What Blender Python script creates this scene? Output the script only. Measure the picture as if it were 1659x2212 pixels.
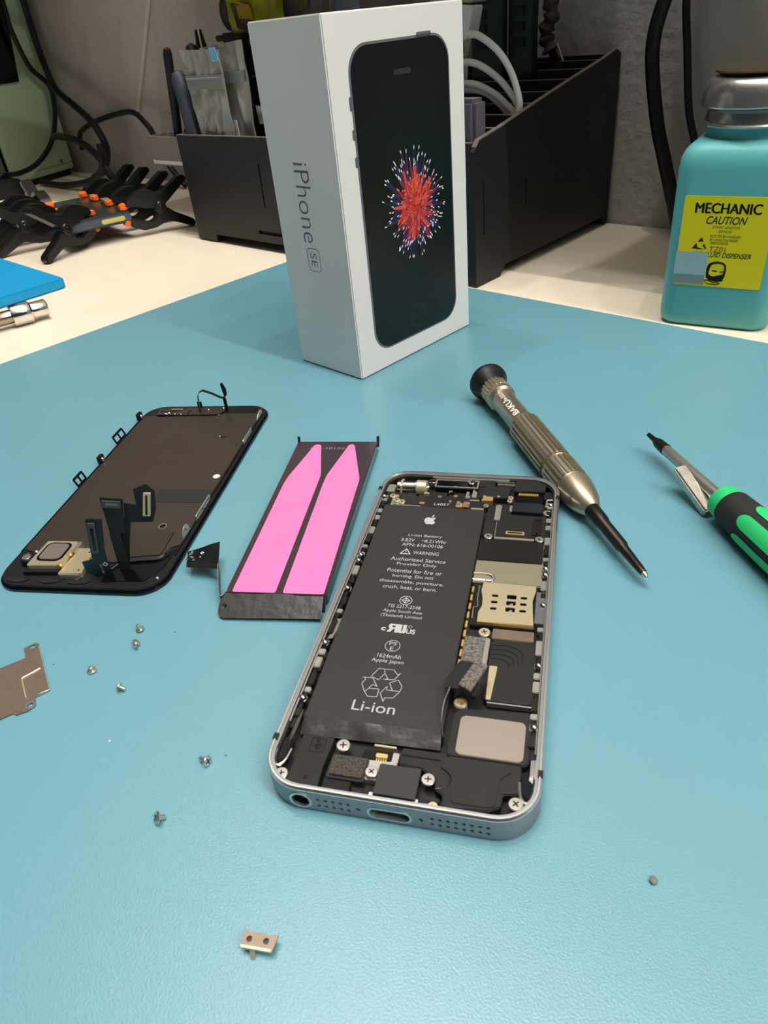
import bpy, bmesh, math, random
from mathutils import Vector, Matrix, noise
from mathutils.geometry import tessellate_polygon

for o in list(bpy.data.objects): bpy.data.objects.remove(o)
SC = bpy.context.scene
COL = SC.collection
S = 0.001                      # everything below is written in millimetres
R = math.radians

# ------------------------------------------------------------------ camera
F_PX, PITCH, ROLL, CAM_H, YAW = 1521.624, 0.6103, -0.1099, 135.489, 0.794
fwd = Vector((0, math.cos(PITCH), -math.sin(PITCH))); rt = Vector((1, 0, 0)); up = Vector((0, math.sin(PITCH), math.cos(PITCH)))
r2 = rt*math.cos(ROLL) + up*math.sin(ROLL); u2 = up*math.cos(ROLL) - rt*math.sin(ROLL)
RZ = Matrix.Rotation(YAW, 3, 'Z')
r2, u2, fwd = RZ @ r2, RZ @ u2, RZ @ fwd
cd = bpy.data.cameras.new('camera'); cam = bpy.data.objects.new('camera', cd); COL.objects.link(cam)
cam.matrix_world = Matrix(((r2.x, u2.x, -fwd.x, 0), (r2.y, u2.y, -fwd.y, 0), (r2.z, u2.z, -fwd.z, CAM_H*S), (0, 0, 0, 1)))
cd.sensor_fit = 'VERTICAL'; cd.sensor_height = 36.0; cd.sensor_width = 27.0
cd.lens = F_PX/2212*36.0; cd.clip_start = 0.005; cd.clip_end = 50
cd.dof.use_dof = True; cd.dof.focus_distance = 0.27; cd.dof.aperture_fstop = 45.0
SC.camera = cam

# ------------------------------------------------------------------ world, lamps, exposure
w = bpy.data.worlds.new('room_light'); SC.world = w; w.use_nodes = True
w.node_tree.nodes['Background'].inputs[0].default_value = (0.80, 0.90, 1.0, 1)
w.node_tree.nodes['Background'].inputs[1].default_value = 0.035
LAMP_Z, LAMP_Y = 1600, 240
for i in range(8):                                   # a straight row of bare bulbs above the bench, parallel to the wall
    ld = bpy.data.lights.new('ceiling_bulb', 'POINT'); lo = bpy.data.objects.new('ceiling_bulb', ld); COL.objects.link(lo)
    lo.location = ((-700+430*i)*S, LAMP_Y*S, LAMP_Z*S); ld.energy = 13.2 if i < 3 else 15.2; ld.color = (1.0, 0.95, 0.89); ld.shadow_soft_size = 0.014
ad = bpy.data.lights.new('added_fill', 'AREA'); ao = bpy.data.objects.new('added_fill', ad); COL.objects.link(ao)  # soft overhead fill added to lift the box side and mat
ao.location = (-0.2, 0.02, 1.78); ad.shape = 'RECTANGLE'; ad.size = 0.5; ad.size_y = 0.1; ad.energy = 5; ad.color = (1.0, 0.97, 0.93); ao.rotation_euler = (R(8), 0, 0)
SC.view_settings.view_transform = 'Standard'; SC.view_settings.look = 'None'
SC.view_settings.gamma = 1.0; SC.view_settings.use_curve_mapping = False
SC.view_settings.exposure = 0.0

# ------------------------------------------------------------------ materials
def lin(h):
    h = h.lstrip('#'); c = [int(h[i:i+2], 16)/255 for i in (0, 2, 4)]
    return tuple(x/12.92 if x <= .04045 else ((x+.055)/1.055)**2.4 for x in c)
MATS = {}
def mat(name, hexc, rough=.5, metal=0., bump=None, var=None, alpha=1., trans=0., ior=1.45, spec=.5, coat=0., noise_rough=0.):
    """procedural principled material; bump=(scale per metre, strength, distance mm); var=(scale, other hex, amount)"""
    if name in MATS: return MATS[name]
    m = bpy.data.materials.new(name); m.use_nodes = True; nt = m.node_tree; b = nt.nodes['Principled BSDF']
    c = (*lin(hexc), 1); b.inputs['Base Color'].default_value = c
    b.inputs['Roughness'].default_value = rough; b.inputs['Metallic'].default_value = metal
    b.inputs['Alpha'].default_value = alpha; b.inputs['Transmission Weight'].default_value = trans; b.inputs['IOR'].default_value = ior
    b.inputs['Specular IOR Level'].default_value = spec; b.inputs['Coat Weight'].default_value = coat
    tc = nt.nodes.new('ShaderNodeTexCoord')
    if var:
        n = nt.nodes.new('ShaderNodeTexNoise'); n.inputs['Scale'].default_value = var[0]; n.inputs['Detail'].default_value = 4
        nt.links.new(tc.outputs['Object'], n.inputs['Vector'])
        r = nt.nodes.new('ShaderNodeValToRGB'); r.color_ramp.elements[0].position = .5-var[2]/2; r.color_ramp.elements[1].position = .5+var[2]/2
        r.color_ramp.elements[0].color = c; r.color_ramp.elements[1].color = (*lin(var[1]), 1)
        nt.links.new(n.outputs['Fac'], r.inputs['Fac']); nt.links.new(r.outputs['Color'], b.inputs['Base Color'])
        if noise_rough:
            mr = nt.nodes.new('ShaderNodeMapRange'); mr.inputs['To Min'].default_value = rough-noise_rough; mr.inputs['To Max'].default_value = rough+noise_rough
            nt.links.new(n.outputs['Fac'], mr.inputs['Value']); nt.links.new(mr.outputs['Result'], b.inputs['Roughness'])
    if bump:
        n = nt.nodes.new('ShaderNodeTexNoise'); n.inputs['Scale'].default_value = bump[0]; n.inputs['Detail'].default_value = 3
        nt.links.new(tc.outputs['Object'], n.inputs['Vector'])
        bp = nt.nodes.new('ShaderNodeBump'); bp.inputs['Strength'].default_value = bump[1]; bp.inputs['Distance'].default_value = bump[2]*S
        nt.links.new(n.outputs['Fac'], bp.inputs['Height']); nt.links.new(bp.outputs['Normal'], b.inputs['Normal'])
    MATS[name] = m; return m

M_TABLE = mat('table_laminate', 'EFE3CF', .45, var=(30, 'EBDDC7', .5))
M_WALL = mat('wall_plaster', 'C2BEBB', .9, bump=(160, .55, 2.5), var=(12, 'BAB5B1', .6))
M_MAT = mat('silicone_mat', '6499A9', .31, bump=(2300, .3, .25), var=(8, '689DAC', .6), spec=.85)
M_BLUEMAT = mat('blue_silicone', '0096CE', .55, bump=(900, .1, .2))
M_BLACK = mat('black_plastic', '16171A', .45, spec=.4)
M_BLACKG = mat('black_gloss', '0B0C0F', .15)
M_BLACKM = mat('black_matte', '141415', .6, bump=(2500, .15, .1))
M_BOARD = mat('board_black', '151516', .5, bump=(1800, .2, .1))
M_MDF = mat('organizer_black', '17181B', .5, bump=(300, .06, .3), var=(40, '1C1C1E', .7))
M_MDFE = mat('organizer_cut_edge', '2A2725', .6)
M_STEEL = mat('steel', 'D4D1CB', .25, .85)
M_CHROME = mat('chrome', 'D8D6D2', .12, 1.)
M_SILV = mat('satin_silver', 'B4B1AB', .36, .75)
M_ALU = mat('anodised_grey', '97999D', .45, .75, bump=(6000, .05, .02))
M_RIM = mat('polished_rim', 'EDE8E4', .25, 1.)
M_GOLD = mat('gold_contact', 'E3C07A', .3, .7)
M_BRASS = mat('champagne_metal', 'B5AB94', .34, .85, bump=(3000, .04, .02))
M_NICK = mat('nickel_gold', 'D6C8A8', .34, .7, bump=(1500, .06, .05))
M_SPKGREY = mat('speaker_plate', '988E84', .5, .5, bump=(4000, .05, .02))
M_BRONZE = mat('bronze_shield', '8C7D70', .4, .6, var=(500, '7D6F62', .7), bump=(1500, .05, .05))
M_DPLATE = mat('display_back_plate', '665E57', .42, .9, var=(60, '5A5049', .8), bump=(700, .06, .08), noise_rough=.06)
M_DPLATE2 = mat('display_dark_patch', '37383A', .4, .5)
M_BATT = mat('battery_wrap', '2B2A2A', .5, bump=(900, .06, .1), spec=.45)
M_BATTF = mat('battery_flap_film', '2A2928', .3, bump=(250, .35, .5))
M_SPARE = mat('spare_battery_film', '3A2A33', .22, coat=.4)
M_PINK = mat('pink_adhesive', 'E676B4', .32, bump=(180, .25, .3), spec=.4, var=(110, 'EA80BC', .5))
M_INK = mat('grey_white_ink', 'B4B4B4', .6)
M_INKW = mat('white_ink', 'D9D9D6', .6)
M_FOAM = mat('dark_foam', '2E2B29', .9, bump=(1600, .9, .5), var=(1800, '55504A', .3))
M_FOAMG = mat('speckled_foam', '45413D', .85, bump=(1800, .9, .4), var=(1500, '857F77', .35))
M_FLEX = mat('flex_cable', '151A1E', .4, bump=(1200, .05, .1))
M_AMBER = mat('amber_contacts', 'C98A45', .35, .7)
M_WHITEP = mat('white_plastic', 'E9E6E1', .4)
M_CARD = mat('white_card', 'EFEDEA', .5, bump=(900, .03, .1))
M_CARDI = mat('card_brown_edge', 'B59B76', .8)
M_PRNB = mat('print_black', '111415', .28)
M_PRNG = mat('print_grey', '6E7074', .4)
M_PRNT = mat('print_text_grey', '64666A', .5)
M_CABLE = mat('white_cable', 'EFECE8', .45)
M_BOTTLE = mat('teal_bottle', '5FB2B4', .42, spec=.45, bump=(500, .03, .2))
M_PUMP = mat('pump_metal', 'ADAAA8', .27, .85, bump=(220, .25, .6))
M_LABEL = mat('yellow_label', 'E6D600', .5)
M_LABINK = mat('label_ink', '1B2008', .6)
M_RED = mat('label_red', '8A2A12', .6)
M_HOLO = mat('holographic_sticker', 'A9C2C8', .3, .4)
M_HOLO2 = mat('holographic_band', '8F9496', .35, .4)
M_GREENH = mat('green_rubber', '2BC874', .5)
M_RUBBER = mat('black_rubber', '232322', .75, bump=(1500, .2, .15))
M_MAGNET = mat('magnet_nickel', 'D2CFC8', .3, 1., var=(350, 'A8A294', .5), bump=(500, .15, .2))
M_TIP = mat('dark_bit_steel', '3A3733', .38, .9)
M_SHAFT = mat('shaft_steel', 'B4B1AC', .3, .8)
M_CLAMP = mat('clamp_black', '131415', .3, spec=.5)
M_ORANGE = mat('orange_pad', 'F26A1B', .55)
M_DEV = mat('device_slate', '4E5666', .45, .3)
M_GLASS = mat('dark_green_glass', '27352E', .2)
M_YSTK = mat('pale_yellow_sticker', 'CBBF6A', .6)
M_SAGE = mat('sage_painted_metal', 'C8E2BC', .38, bump=(60, .05, 1))
M_BAGS = mat('antistatic_film', 'ABA9A0', .33, .45, bump=(110, .5, 1.2))
M_ZIP = mat('bag_zip_strip', '8E9490', .35, .3)
M_TAPEB = mat('blue_tape', '6FB7D6', .5)
M_SLATE = mat('slate_rubber', '363B48', .55)
M_YELLOW = mat('yellow_wrapper', 'E6DA2A', .3, bump=(120, .6, 2), var=(70, '9AA522', .5))
M_PURPLE = mat('mauve_wrapper', 'A898AA', .4, bump=(120, .6, 2), var=(60, '6A5F5E', .6))
M_GREYADP = mat('grey_adapter', '5E5963', .5)
M_RUST = mat('worn_brown_tape', '5A4A42', .7, var=(160, '2A2422', .5), bump=(200, .5, .8))
M_PCB = mat('dark_green_pcb', '16241E', .4, var=(200, '1E332A', .5))
M_CORD = mat('black_cord', '101113', .45)
M_TRAY = mat('grey_box_plastic', '76716D', .4)
M_CHIP = mat('grey_crumb', '6F7377', .6)

# ------------------------------------------------------------------ mesh helpers
def P3(o, ex, ey):
    ex = Vector(ex).normalized(); ey = Vector(ey).normalized(); ez = ex.cross(ey)
    return Matrix(((ex.x, ey.x, ez.x, o[0]), (ex.y, ey.y, ez.y, o[1]), (ex.z, ey.z, ez.z, o[2]), (0, 0, 0, 1)))
def rrect(cx, cy, wd, ht, r, n=5):
    pts = []
    for sx, sy, a0 in ((1, 1, 0), (-1, 1, 90), (-1, -1, 180), (1, -1, 270)):
        for k in range(n+1):
            a = R(a0+90*k/n); pts.append((cx+sx*(wd/2-r)+r*math.cos(a), cy+sy*(ht/2-r)+r*math.sin(a)))
    return pts
def circ(cx, cy, r, n=16, ry=None):
    return [(cx+r*math.cos(2*math.pi*k/n), cy+(ry or r)*math.sin(2*math.pi*k/n)) for k in range(n)]
def rpoly(pts, r, n=3):
    out = []; N = len(pts)
    for i in range(N):
        p = Vector(pts[i]); a = Vector(pts[i-1])-p; b = Vector(pts[(i+1) % N])-p
        d = min(r, a.length*.45, b.length*.45); s = p+a.normalized()*d; e = p+b.normalized()*d
        for k in range(n+1):
            t = k/n; q = s*(1-t)**2+p*2*t*(1-t)+e*t*t; out.append((q.x, q.y))
    return out
def area(p): return sum(p[i-1][0]*p[i][1]-p[i][0]*p[i-1][1] for i in range(len(p)))/2
class G:
    def __init__(s, M=None): s.v = []; s.f = []; s.M = M or Matrix()
    def add(s, vs, fs, bev=0, seg=2, M=None):
        M = s.M @ M if M is not None else s.M
        if bev:
            b = bmesh.new(); vv = [b.verts.new(v) for v in vs]
            for f in fs:
                try: b.faces.new([vv[i] for i in f])
                except ValueError: pass
            bmesh.ops.recalc_face_normals(b, faces=b.faces)
            es = [e for e in b.edges if len(e.link_faces) == 2 and e.calc_face_angle(0) > R(30)]
            bmesh.ops.bevel(b, geom=es, offset=bev, segments=seg, affect='EDGES', clamp_overlap=True)
            b.verts.index_update(); vs = [v.co.copy() for v in b.verts]; fs = [[v.index for v in f.verts] for f in b.faces]; b.free()
        n = len(s.v); s.v += [M @ Vector(v) for v in vs]; s.f += [[i+n for i in f] for f in fs]; return s
    def box(s, x0, x1, y0, y1, z0, z1, bev=0, seg=2, M=None):
        vs = [(x, y, z) for z in (z0, z1) for y in (y0, y1) for x in (x0, x1)]
        return s.add(vs, [(0, 2, 3, 1), (4, 5, 7, 6), (0, 1, 5, 4), (1, 3, 7, 5), (3, 2, 6, 7), (2, 0, 4, 6)], bev, seg, M)
    def prism(s, poly, z0, z1, bev=0, seg=2, M=None, scale_top=1.):
        if area(poly) < 0: poly = poly[::-1]
        n = len(poly); cx = sum(p[0] for p in poly)/n; cy = sum(p[1] for p in poly)/n
        vs = [(x, y, z0) for x, y in poly]+[(cx+(x-cx)*scale_top, cy+(y-cy)*scale_top, z1) for x, y in poly]
        fs = [list(range(n))[::-1], list(range(n, 2*n))]+[(i, (i+1) % n, n+(i+1) % n, n+i) for i in range(n)]
        return s.add(vs, fs, bev, seg, M)
    def plate(s, outer, holes, z0, z1, M=None):
        if area(outer) < 0: outer = outer[::-1]
        holes = [h if area(h) < 0 else h[::-1] for h in holes]
        loops = [outer]+holes; flat = [p for l in loops for p in l]; n = len(flat)
        tr = tessellate_polygon([[Vector((x, y, 0)) for x, y in l] for l in loops])
        vs = [(x, y, z0) for x, y in flat]+[(x, y, z1) for x, y in flat]; fs = []
        for t in tr:
            a, b, c = (flat[i] for i in t)
            if (b[0]-a[0])*(c[1]-a[1])-(b[1]-a[1])*(c[0]-a[0]) < 0: t = t[::-1]
            fs.append([i+n for i in t]); fs.append(list(t)[::-1])
        k = 0
        for l in loops:
            m = len(l); fs += [(k+i, k+(i+1) % m, n+k+(i+1) % m, n+k+i) for i in range(m)]; k += m
        return s.add(vs, fs, M=M)
    def lathe(s, prof, n=32, M=None, ridges=None):
        """prof: (r, z); axis z; ridges=(count, depth, z0, z1) flutes the surface between z0 and z1"""
        vs = []; fs = []; m = len(prof)
        for r, z in prof:
            for k in range(n):
                a = 2*math.pi*k/n; rr = r
                if ridges and ridges[2] <= z <= ridges[3]: rr = r-ridges[1]*(1 if (k*ridges[0]*2//n) % 2 else 0)
                vs.append((rr*math.cos(a), rr*math.sin(a), z))
        for j in range(m-1):
            for k in range(n):
                fs.append((j*n+k, j*n+(k+1) % n, (j+1)*n+(k+1) % n, (j+1)*n+k))
        fs.append(list(range(n))[::-1]); fs.append([(m-1)*n+k for k in range(n)])
        return s.add(vs, fs, M=M)
    def cyl(s, c, r, z0, z1, n=24, bev=0, M=None):
        pr = [(r-bev, z0), (r, z0+bev), (r, z1-bev), (r-bev, z1)] if bev else [(r, z0), (r, z1)]
        T = Matrix.Translation((c[0], c[1], 0)); return s.lathe(pr, n, T if M is None else M @ T)
    def tube(s, pts, r, n=8, closed=False, M=None):
        pts = [Vector(p) for p in pts]; N = len(pts); vs = []; fs = []; rad = r if isinstance(r, (list, tuple)) else [r]*N
        t0 = (pts[1]-pts[0]).normalized(); nr = t0.orthogonal().normalized()
        for i, p in enumerate(pts):
            if closed: t = (pts[(i+1) % N]-pts[i-1]).normalized()
            else: t = (pts[min(i+1, N-1)]-pts[max(i-1, 0)]).normalized()
            nr = (nr-t*nr.dot(t)).normalized(); bn = t.cross(nr)
            for k in range(n):
                a = 2*math.pi*k/n; vs.append(p+(nr*math.cos(a)+bn*math.sin(a))*rad[i])
        for i in range(N if closed else N-1):
            j = (i+1) % N
            for k in range(n): fs.append((i*n+k, i*n+(k+1) % n, j*n+(k+1) % n, j*n+k))
        if not closed: fs.append(list(range(n))[::-1]); fs.append([(N-1)*n+k for k in range(n)])
        return s.add(vs, fs, M=M)
    def ribbon(s, pts, wv, th, M=None):
        """flat strip following pts (centre line), wv = half-width vector (or list), th = thickness"""
        pts = [Vector(p) for p in pts]; N = len(pts); vs = []; fs = []
        ws = [Vector(x) for x in wv] if isinstance(wv[0], (tuple, list, Vector)) else [Vector(wv)]*N
        for i, p in enumerate(pts):
            t = (pts[min(i+1, N-1)]-pts[max(i-1, 0)]).normalized(); nn = t.cross(ws[i]).normalized()*(th/2)
            vs += [p-ws[i]-nn, p+ws[i]-nn, p+ws[i]+nn, p-ws[i]+nn]
        for i in range(N-1):
            for k in range(4): fs.append((i*4+k, i*4+(k+1) % 4, i*4+4+(k+1) % 4, i*4+4+k))
        fs.append((3, 2, 1, 0)); e = (N-1)*4; fs.append((e, e+1, e+2, e+3)); return s.add(vs, fs, M=M)
    def sphere(s, c, r, n=12, M=None, sz=1.):
        pr = [(max(r*math.sin(math.pi*k/n), .001), -r*sz*math.cos(math.pi*k/n)) for k in range(n+1)]
        T = Matrix.Translation(c); return s.lathe(pr, n*2, T if M is None else M @ T)
    def text(s, txt, width=None, height=None, M=None, align='CENTER', ext=.02, shear=0., bold=0., at=(0, 0)):
        """flat printed letters; width and/or height give the printed size in mm"""
        cu = bpy.data.curves.new('lettering', 'FONT'); cu.body = txt; cu.align_x = align; cu.size = 10; cu.shear = shear; cu.offset = bold
        cu.extrude = 0; cu.resolution_u = 3
        ob = bpy.data.objects.new('lettering', cu); me = ob.to_mesh(); vs = [v.co.copy() for v in me.vertices]; fs = [list(p.vertices) for p in me.polygons]
        ob.to_mesh_clear(); bpy.data.objects.remove(ob); bpy.data.curves.remove(cu)
        if not vs: return s
        xs = [v.x for v in vs]; ys = [v.y for v in vs]; kx = width/(max(xs)-min(xs)) if width else None; ky = height/(max(ys)-min(ys)) if height else None
        kx = kx or ky; ky = ky or kx; cx = {'CENTER': (max(xs)+min(xs))/2, 'LEFT': min(xs), 'RIGHT': max(xs)}[align]
        y0 = (max(ys)+min(ys))/2
        return s.add([((v.x-cx)*kx+at[0], (v.y-y0)*ky+at[1], ext) for v in vs], fs, M=M)
    def sheet(s, c00, c10, c11, c01, nx, ny, amp, sc, th, seed=0, axis=(0, -1, 0), vz=1.):
        """crumpled double sheet between four corners"""
        c = [Vector(x) for x in (c00, c10, c11, c01)]; ax = Vector(axis); fr = []
        for j in range(ny+1):
            for i in range(nx+1):
                u, v = i/nx, j/ny; p = c[0]*(1-u)*(1-v)+c[1]*u*(1-v)+c[2]*u*v+c[3]*(1-u)*v; q = Vector((p.x, p.y, p.z*vz))
                d = noise.noise(q*sc+Vector((seed*7.3, seed, 0)))+.5*noise.noise(q*sc*2.7+Vector((0, seed, 3)))
                fr.append(p+ax*(th/2+amp*d))
        bk = [p-ax*th for p in fr]; n = len(fr); W = nx+1; fs = []
        for j in range(ny):
            for i in range(nx):
                a = j*W+i; fs.append((a, a+1, a+W+1, a+W)); fs.append((n+a, n+a+W, n+a+W+1, n+a+1))
        rim = [i for i in range(W)]+[j*W+nx for j in range(1, ny+1)]+[ny*W+i for i in range(nx-1, -1, -1)]+[j*W for j in range(ny-1, 0, -1)]
        for k in range(len(rim)):
            a, b = rim[k], rim[(k+1) % len(rim)]; fs.append((a, n+a, n+b, b))
        return s.add(fr+bk, fs)

def obj(name, g, m, parent=None, loc=None, rotz=0., smooth=35, label=None, bool_cut=None):
    me = bpy.data.meshes.new(name); me.from_pydata([v*S for v in g.v], [], g.f); me.validate()
    b = bmesh.new(); b.from_mesh(me); bmesh.ops.recalc_face_normals(b, faces=b.faces); b.to_mesh(me); b.free()
    me.materials.append(m)
    if smooth: me.shade_smooth(); me.set_sharp_from_angle(angle=R(smooth))
    o = bpy.data.objects.new(name, me); COL.objects.link(o)
    if parent: o.parent = parent
    if loc: o.location = Vector(loc)*S
    o.rotation_euler.z = rotz
    if label: o['label'] = label
    return o
def thing(name, label, cat, loc=(0, 0, 0), rotz=0., group=None, M=None):
    o = bpy.data.objects.new(name, None); COL.objects.link(o); o.empty_display_size = .01
    if M is not None: o.rotation_euler = M.to_3x3().to_euler(); loc = M.translation
    else: o.rotation_euler.z = rotz
    o.location = Vector(loc)*S; o['label'] = label; o['category'] = cat
    if group: o['group'] = group
    return o
def tag(o, label, cat, group=None):
    o['label'] = label; o['category'] = cat
    if group: o['group'] = group
    return o
def struct(o): o['kind'] = 'structure'; return o
def catmull(pts, n=8):
    P = [Vector(p) for p in pts]; P = [P[0]*2-P[1]]+P+[P[-1]*2-P[-2]]; out = []
    for i in range(1, len(P)-2):
        for k in range(n):
            t = k/n; a, b, c, d = P[i-1:i+3]
            out.append(.5*((2*b)+(c-a)*t+(2*a-5*b+4*c-d)*t*t+(3*b-a-3*c+d)*t**3))
    out.append(P[-2]); return out

# ------------------------------------------------------------------ setting
TZ = -1.5                                   # table top; the work mat on it is 1.5 mm thick
struct(obj('wall_back', G().box(-1700, 2800, 505, 525, -752, 1950), M_WALL))
struct(obj('ceiling', G().box(-1700, 2800, -1800, 505, 1950, 1970), mat('ceiling_white', 'E6E4E0', .9)))
struct(obj('floor', G().box(-1700, 2800, -1800, 505, -772, -752), mat('floor_grey', '8A8782', .6)))
struct(obj('light_streak_1', G().tube([(-846, 504.6, 72), (-822, 504.6, 102), (-771, 504.6, 171), (-700, 504.6, 266)], 2.2, 6), mat('light_streak_paint', 'E2DDD6', .8), label='pale strip imitating a light streak running up the wall'))  # pale strip stands in for a thin streak of light on the wall
t = thing('workbench', 'cream white workbench top under everything', 'table', (0, 0, -752))
obj('tabletop', G().box(-1500, 600, -420, 504, 722, 750.5, 2), M_TABLE, t)
for x in (-1450, 500):
    for y in (-370, 400): obj('leg', G().box(x, x+50, y, y+50, 0, 722), M_SILV, t)
for nm, x0, x1, y0 in (('far left', -1500, -760, 362), ('left', -700, -258, 362), ('right', -222, 600, 362)):
    t = thing('wall_shelf', 'cream shelf with added front shade board on the wall above the %s of the bench' % nm, 'shelf', (0, 0, 0), 0, 'shelves over the bench')
    obj('board', G().box(x0, x1, y0, 504.5, 350, 366, 1), M_TABLE, t); obj('shade_board', G().box(x0, x1, y0, y0+14, 185, 350, 1), M_TABLE, t)  # front board added out of view to block light at the bench rear
WM = rpoly([(-414, -230), (-401.5, 330), (-395, 337), (-248, 337.2), (300, 326), (300, -230)], 9)
tag(obj('work_mat', G().prism(WM, TZ, 0, .3, 1), M_MAT), 'large teal silicone work mat spread over the front of the bench', 'mat')
BM = rpoly([(-760, -60), (-512, -60), (-512.5, 215.5), (-760, 221)], 6)
tag(obj('blue_mat', G().prism(BM, TZ, 5.2, 1., 2), M_BLUEMAT), 'thick bright blue silicone mat corner lying at the left edge', 'mat')

# ------------------------------------------------------------------ white phone box
t = thing('phone_box', 'tall white card phone box standing upright on the teal mat', 'box', (-236.7, 248.9, 0), R(-1.8))
W2, D2, BH = 21.24, 39.7, 138.5
obj('lid', G().box(-W2, W2, -D2, D2, .25, BH, .5), M_CARD, t)
obj('tray_edge', G().box(-W2+1, W2-1, -D2+1, D2-1, 0, .25), M_CARDI, t)
FR = P3((W2+.04, -D2, 0), (0, 1, 0), (0, 0, 1))
rim = obj('printed_phone', G(FR).prism(rrect(39.9, 68.7, 58.6, 119.4, 10, 8), 0, .06), M_PRNG, t, label='life-size grey edged black phone printed on the box front')
obj('printed_button', G(FR).prism(rpoly([(49.4, 127), (49.6, 129.3), (58.2, 129.3), (58.4, 127)], .5), 0, .06), M_PRNT, rim)
for a, b in ((111.9, 107), (100.8, 97), (91.2, 87.3)): obj('printed_button', G(FR).prism([(10.2, a), (9.6, a-.4), (9.6, b+.4), (10.2, b), (11, b), (11, a)], 0, .06), M_PRNT, rim)
obj('printed_screen', G(FR).prism(rrect(40.1, 68.6, 57.0, 117.8, 9.3, 8), .03, .1), M_PRNB, rim)
g = G(FR); g.prism(rrect(40.0, 117.2, 10, 1.9, .9), .05, .13); obj('printed_earpiece', g, mat('print_dark_grey', '34373A', .4), rim)
g = G(FR); g.plate(circ(40.9, 18, 5.2, 28), [circ(40.9, 18, 4.95, 28)], .05, .13); obj('printed_home_ring', g, mat('print_ring', '303537', .4), rim)
# burst of petals on the screen
rnd = random.Random(4)
cx0, cy0 = 42.6, 66.5
def petal(g, a, r0, r1, wd, bend, z, tip=0):
    """curved leaf from radius r0 to r1 (elliptic burst, taller than wide)"""
    pts = []; n = 5
    for k in range(n+1):
        tt = k/n; r = r0+(r1-r0)*tt; aa = a+bend*tt; ww = wd*(.35+1.3*tt*(1-tt)*1.6) if not tip else wd*math.sin(math.pi*(tt*.9+.05))
        x = cx0+r*math.cos(aa)*.84; y = cy0+r*math.sin(aa)*(1. if math.sin(aa) > 0 else .9); nx, ny = -math.sin(aa), math.cos(aa)
        pts.append(((x-nx*ww/2, y-ny*ww/2), (x+nx*ww/2, y+ny*ww/2)))
    vs = [(q[0], q[1], z) for p in pts for q in p]
    g.add(vs, [(2*i, 2*i+1, 2*i+3, 2*i+2) for i in range(n)])
layers = (('EAEFF5', 0), ('24264A', 1), ('4A2A52', 2), ('8A2F4C', 3), ('C63C40', 4), ('A62B33', 5), ('E2573F', 5), ('F08070', 6))
gs = {h: G(FR) for h, _ in layers}
for k in range(84):
    a = rnd.uniform(0, 6.283); L = rnd.uniform(17, 25); b = rnd.uniform(-.18, .18)
    petal(gs['24264A' if k % 3 else '4A2A52'], a, 3, L-1.0, 1.3, b, .11+.0002*k)
    petal(gs['EAEFF5'], a+b*.96, L-1.7, L, .6, b*.1, .15+.0002*k, 1)
for k in range(64):
    a = rnd.uniform(0, 6.283); L = rnd.uniform(13, 21); b = rnd.uniform(-.2, .2)
    petal(gs['8A2F4C' if k % 2 else '4A2A52'], a, 2, L-.8, 1.7, b, .17+.0002*k)
    petal(gs['EAEFF5'], a+b*.96, L-1.6, L, .65, b*.1, .20+.0002*k, 1)
for k in range(80):
    a = rnd.uniform(0, 6.283); L = rnd.uniform(8, 16.5); b = rnd.uniform(-.3, .3)
    petal(gs[('C63C40', 'E2573F', 'A62B33')[k % 3]], a, 0.5, L, 1.9, b, .22+.0003*k)
    petal(gs['F08070'], a+b*.97, L-1.3, L+.1, .6, b*.1, .25+.0003*k, 1)
for k in range(60):
    a = rnd.uniform(0, 6.283); r0 = rnd.uniform(0, 7); L = r0+rnd.uniform(2.5, 5); b = rnd.uniform(-.3, .3)
    petal(gs[('C63C40', 'A62B33', 'E2573F', 'C63C40')[k % 4]], a, r0, L, 1.4, b, .28+.0003*k)
    petal(gs['F08070'], a+b, L-.8, L+.1, .4, 0, .30+.0003*k, 1)
for h, k in layers:
    o = obj('printed_petals', gs[h], mat('print_petal_'+h, h, .35), rim, smooth=0); o['kind'] = 'stuff'
SD = P3((-W2, -D2-.04, 0), (1, 0, 0), (0, 0, 1))
ST = SD @ P3((0, 0, 0), (0, -1, 0), (1, 0, 0))          # lettering runs down the side, tops to the right
g = G(ST); g.text('iPhone', 31.5, 9.0, at=(-74.3, 19.9), align='CENTER', ext=.02, bold=-.13)
obj('printed_name', g, M_PRNT, t, smooth=0)
g = G(ST); g.plate(rrect(-51.4, 20.3, 10, 8.2, 2, 5), [rrect(-51.4, 20.3, 9.5, 7.7, 1.8, 5)], 0, .03); g.text('SE', 6.0, 4.0, at=(-51.4, 20.3), bold=-.1)
obj('printed_badge', g, M_PRNT, t, smooth=0)

# ------------------------------------------------------------------ teal dispenser bottle
t = thing('dispenser_bottle', 'teal square bottle with metal pump top and yellow label', 'bottle', (-134.4, 340.4, TZ), .189)
def sqloop(ins, r): return rrect(22.6, 22.6, 47.5-2*ins, 47.5-2*ins, r, 6)
lv = [(2.5, 6, 0), (.4, 7, .6), (-.8, 7.5, 2.5), (-1.2, 7.8, 6), (-1.2, 7.5, 40), (-1.4, 7.2, 70), (-1.0, 7, 74), (.2, 6.8, 77), (2.0, 6.5, 79), (4.0, 10, 80.2), (4.6, 17, 80.6)]
vs = []; fs = []; n = 28
for ins, r, z in lv: vs += [(x, y, z) for x, y in sqloop(ins, r)]
for k in range(len(lv)-1):
    for i in range(n): fs.append((k*n+i, k*n+(i+1) % n, (k+1)*n+(i+1) % n, (k+1)*n+i))
fs.append(list(range(n))[::-1]); fs.append([(len(lv)-1)*n+i for i in range(n)])
obj('body', G().add(vs, fs), M_BOTTLE, t, smooth=50)
C0 = Matrix.Translation((22.6, 22.6, 0))
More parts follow.
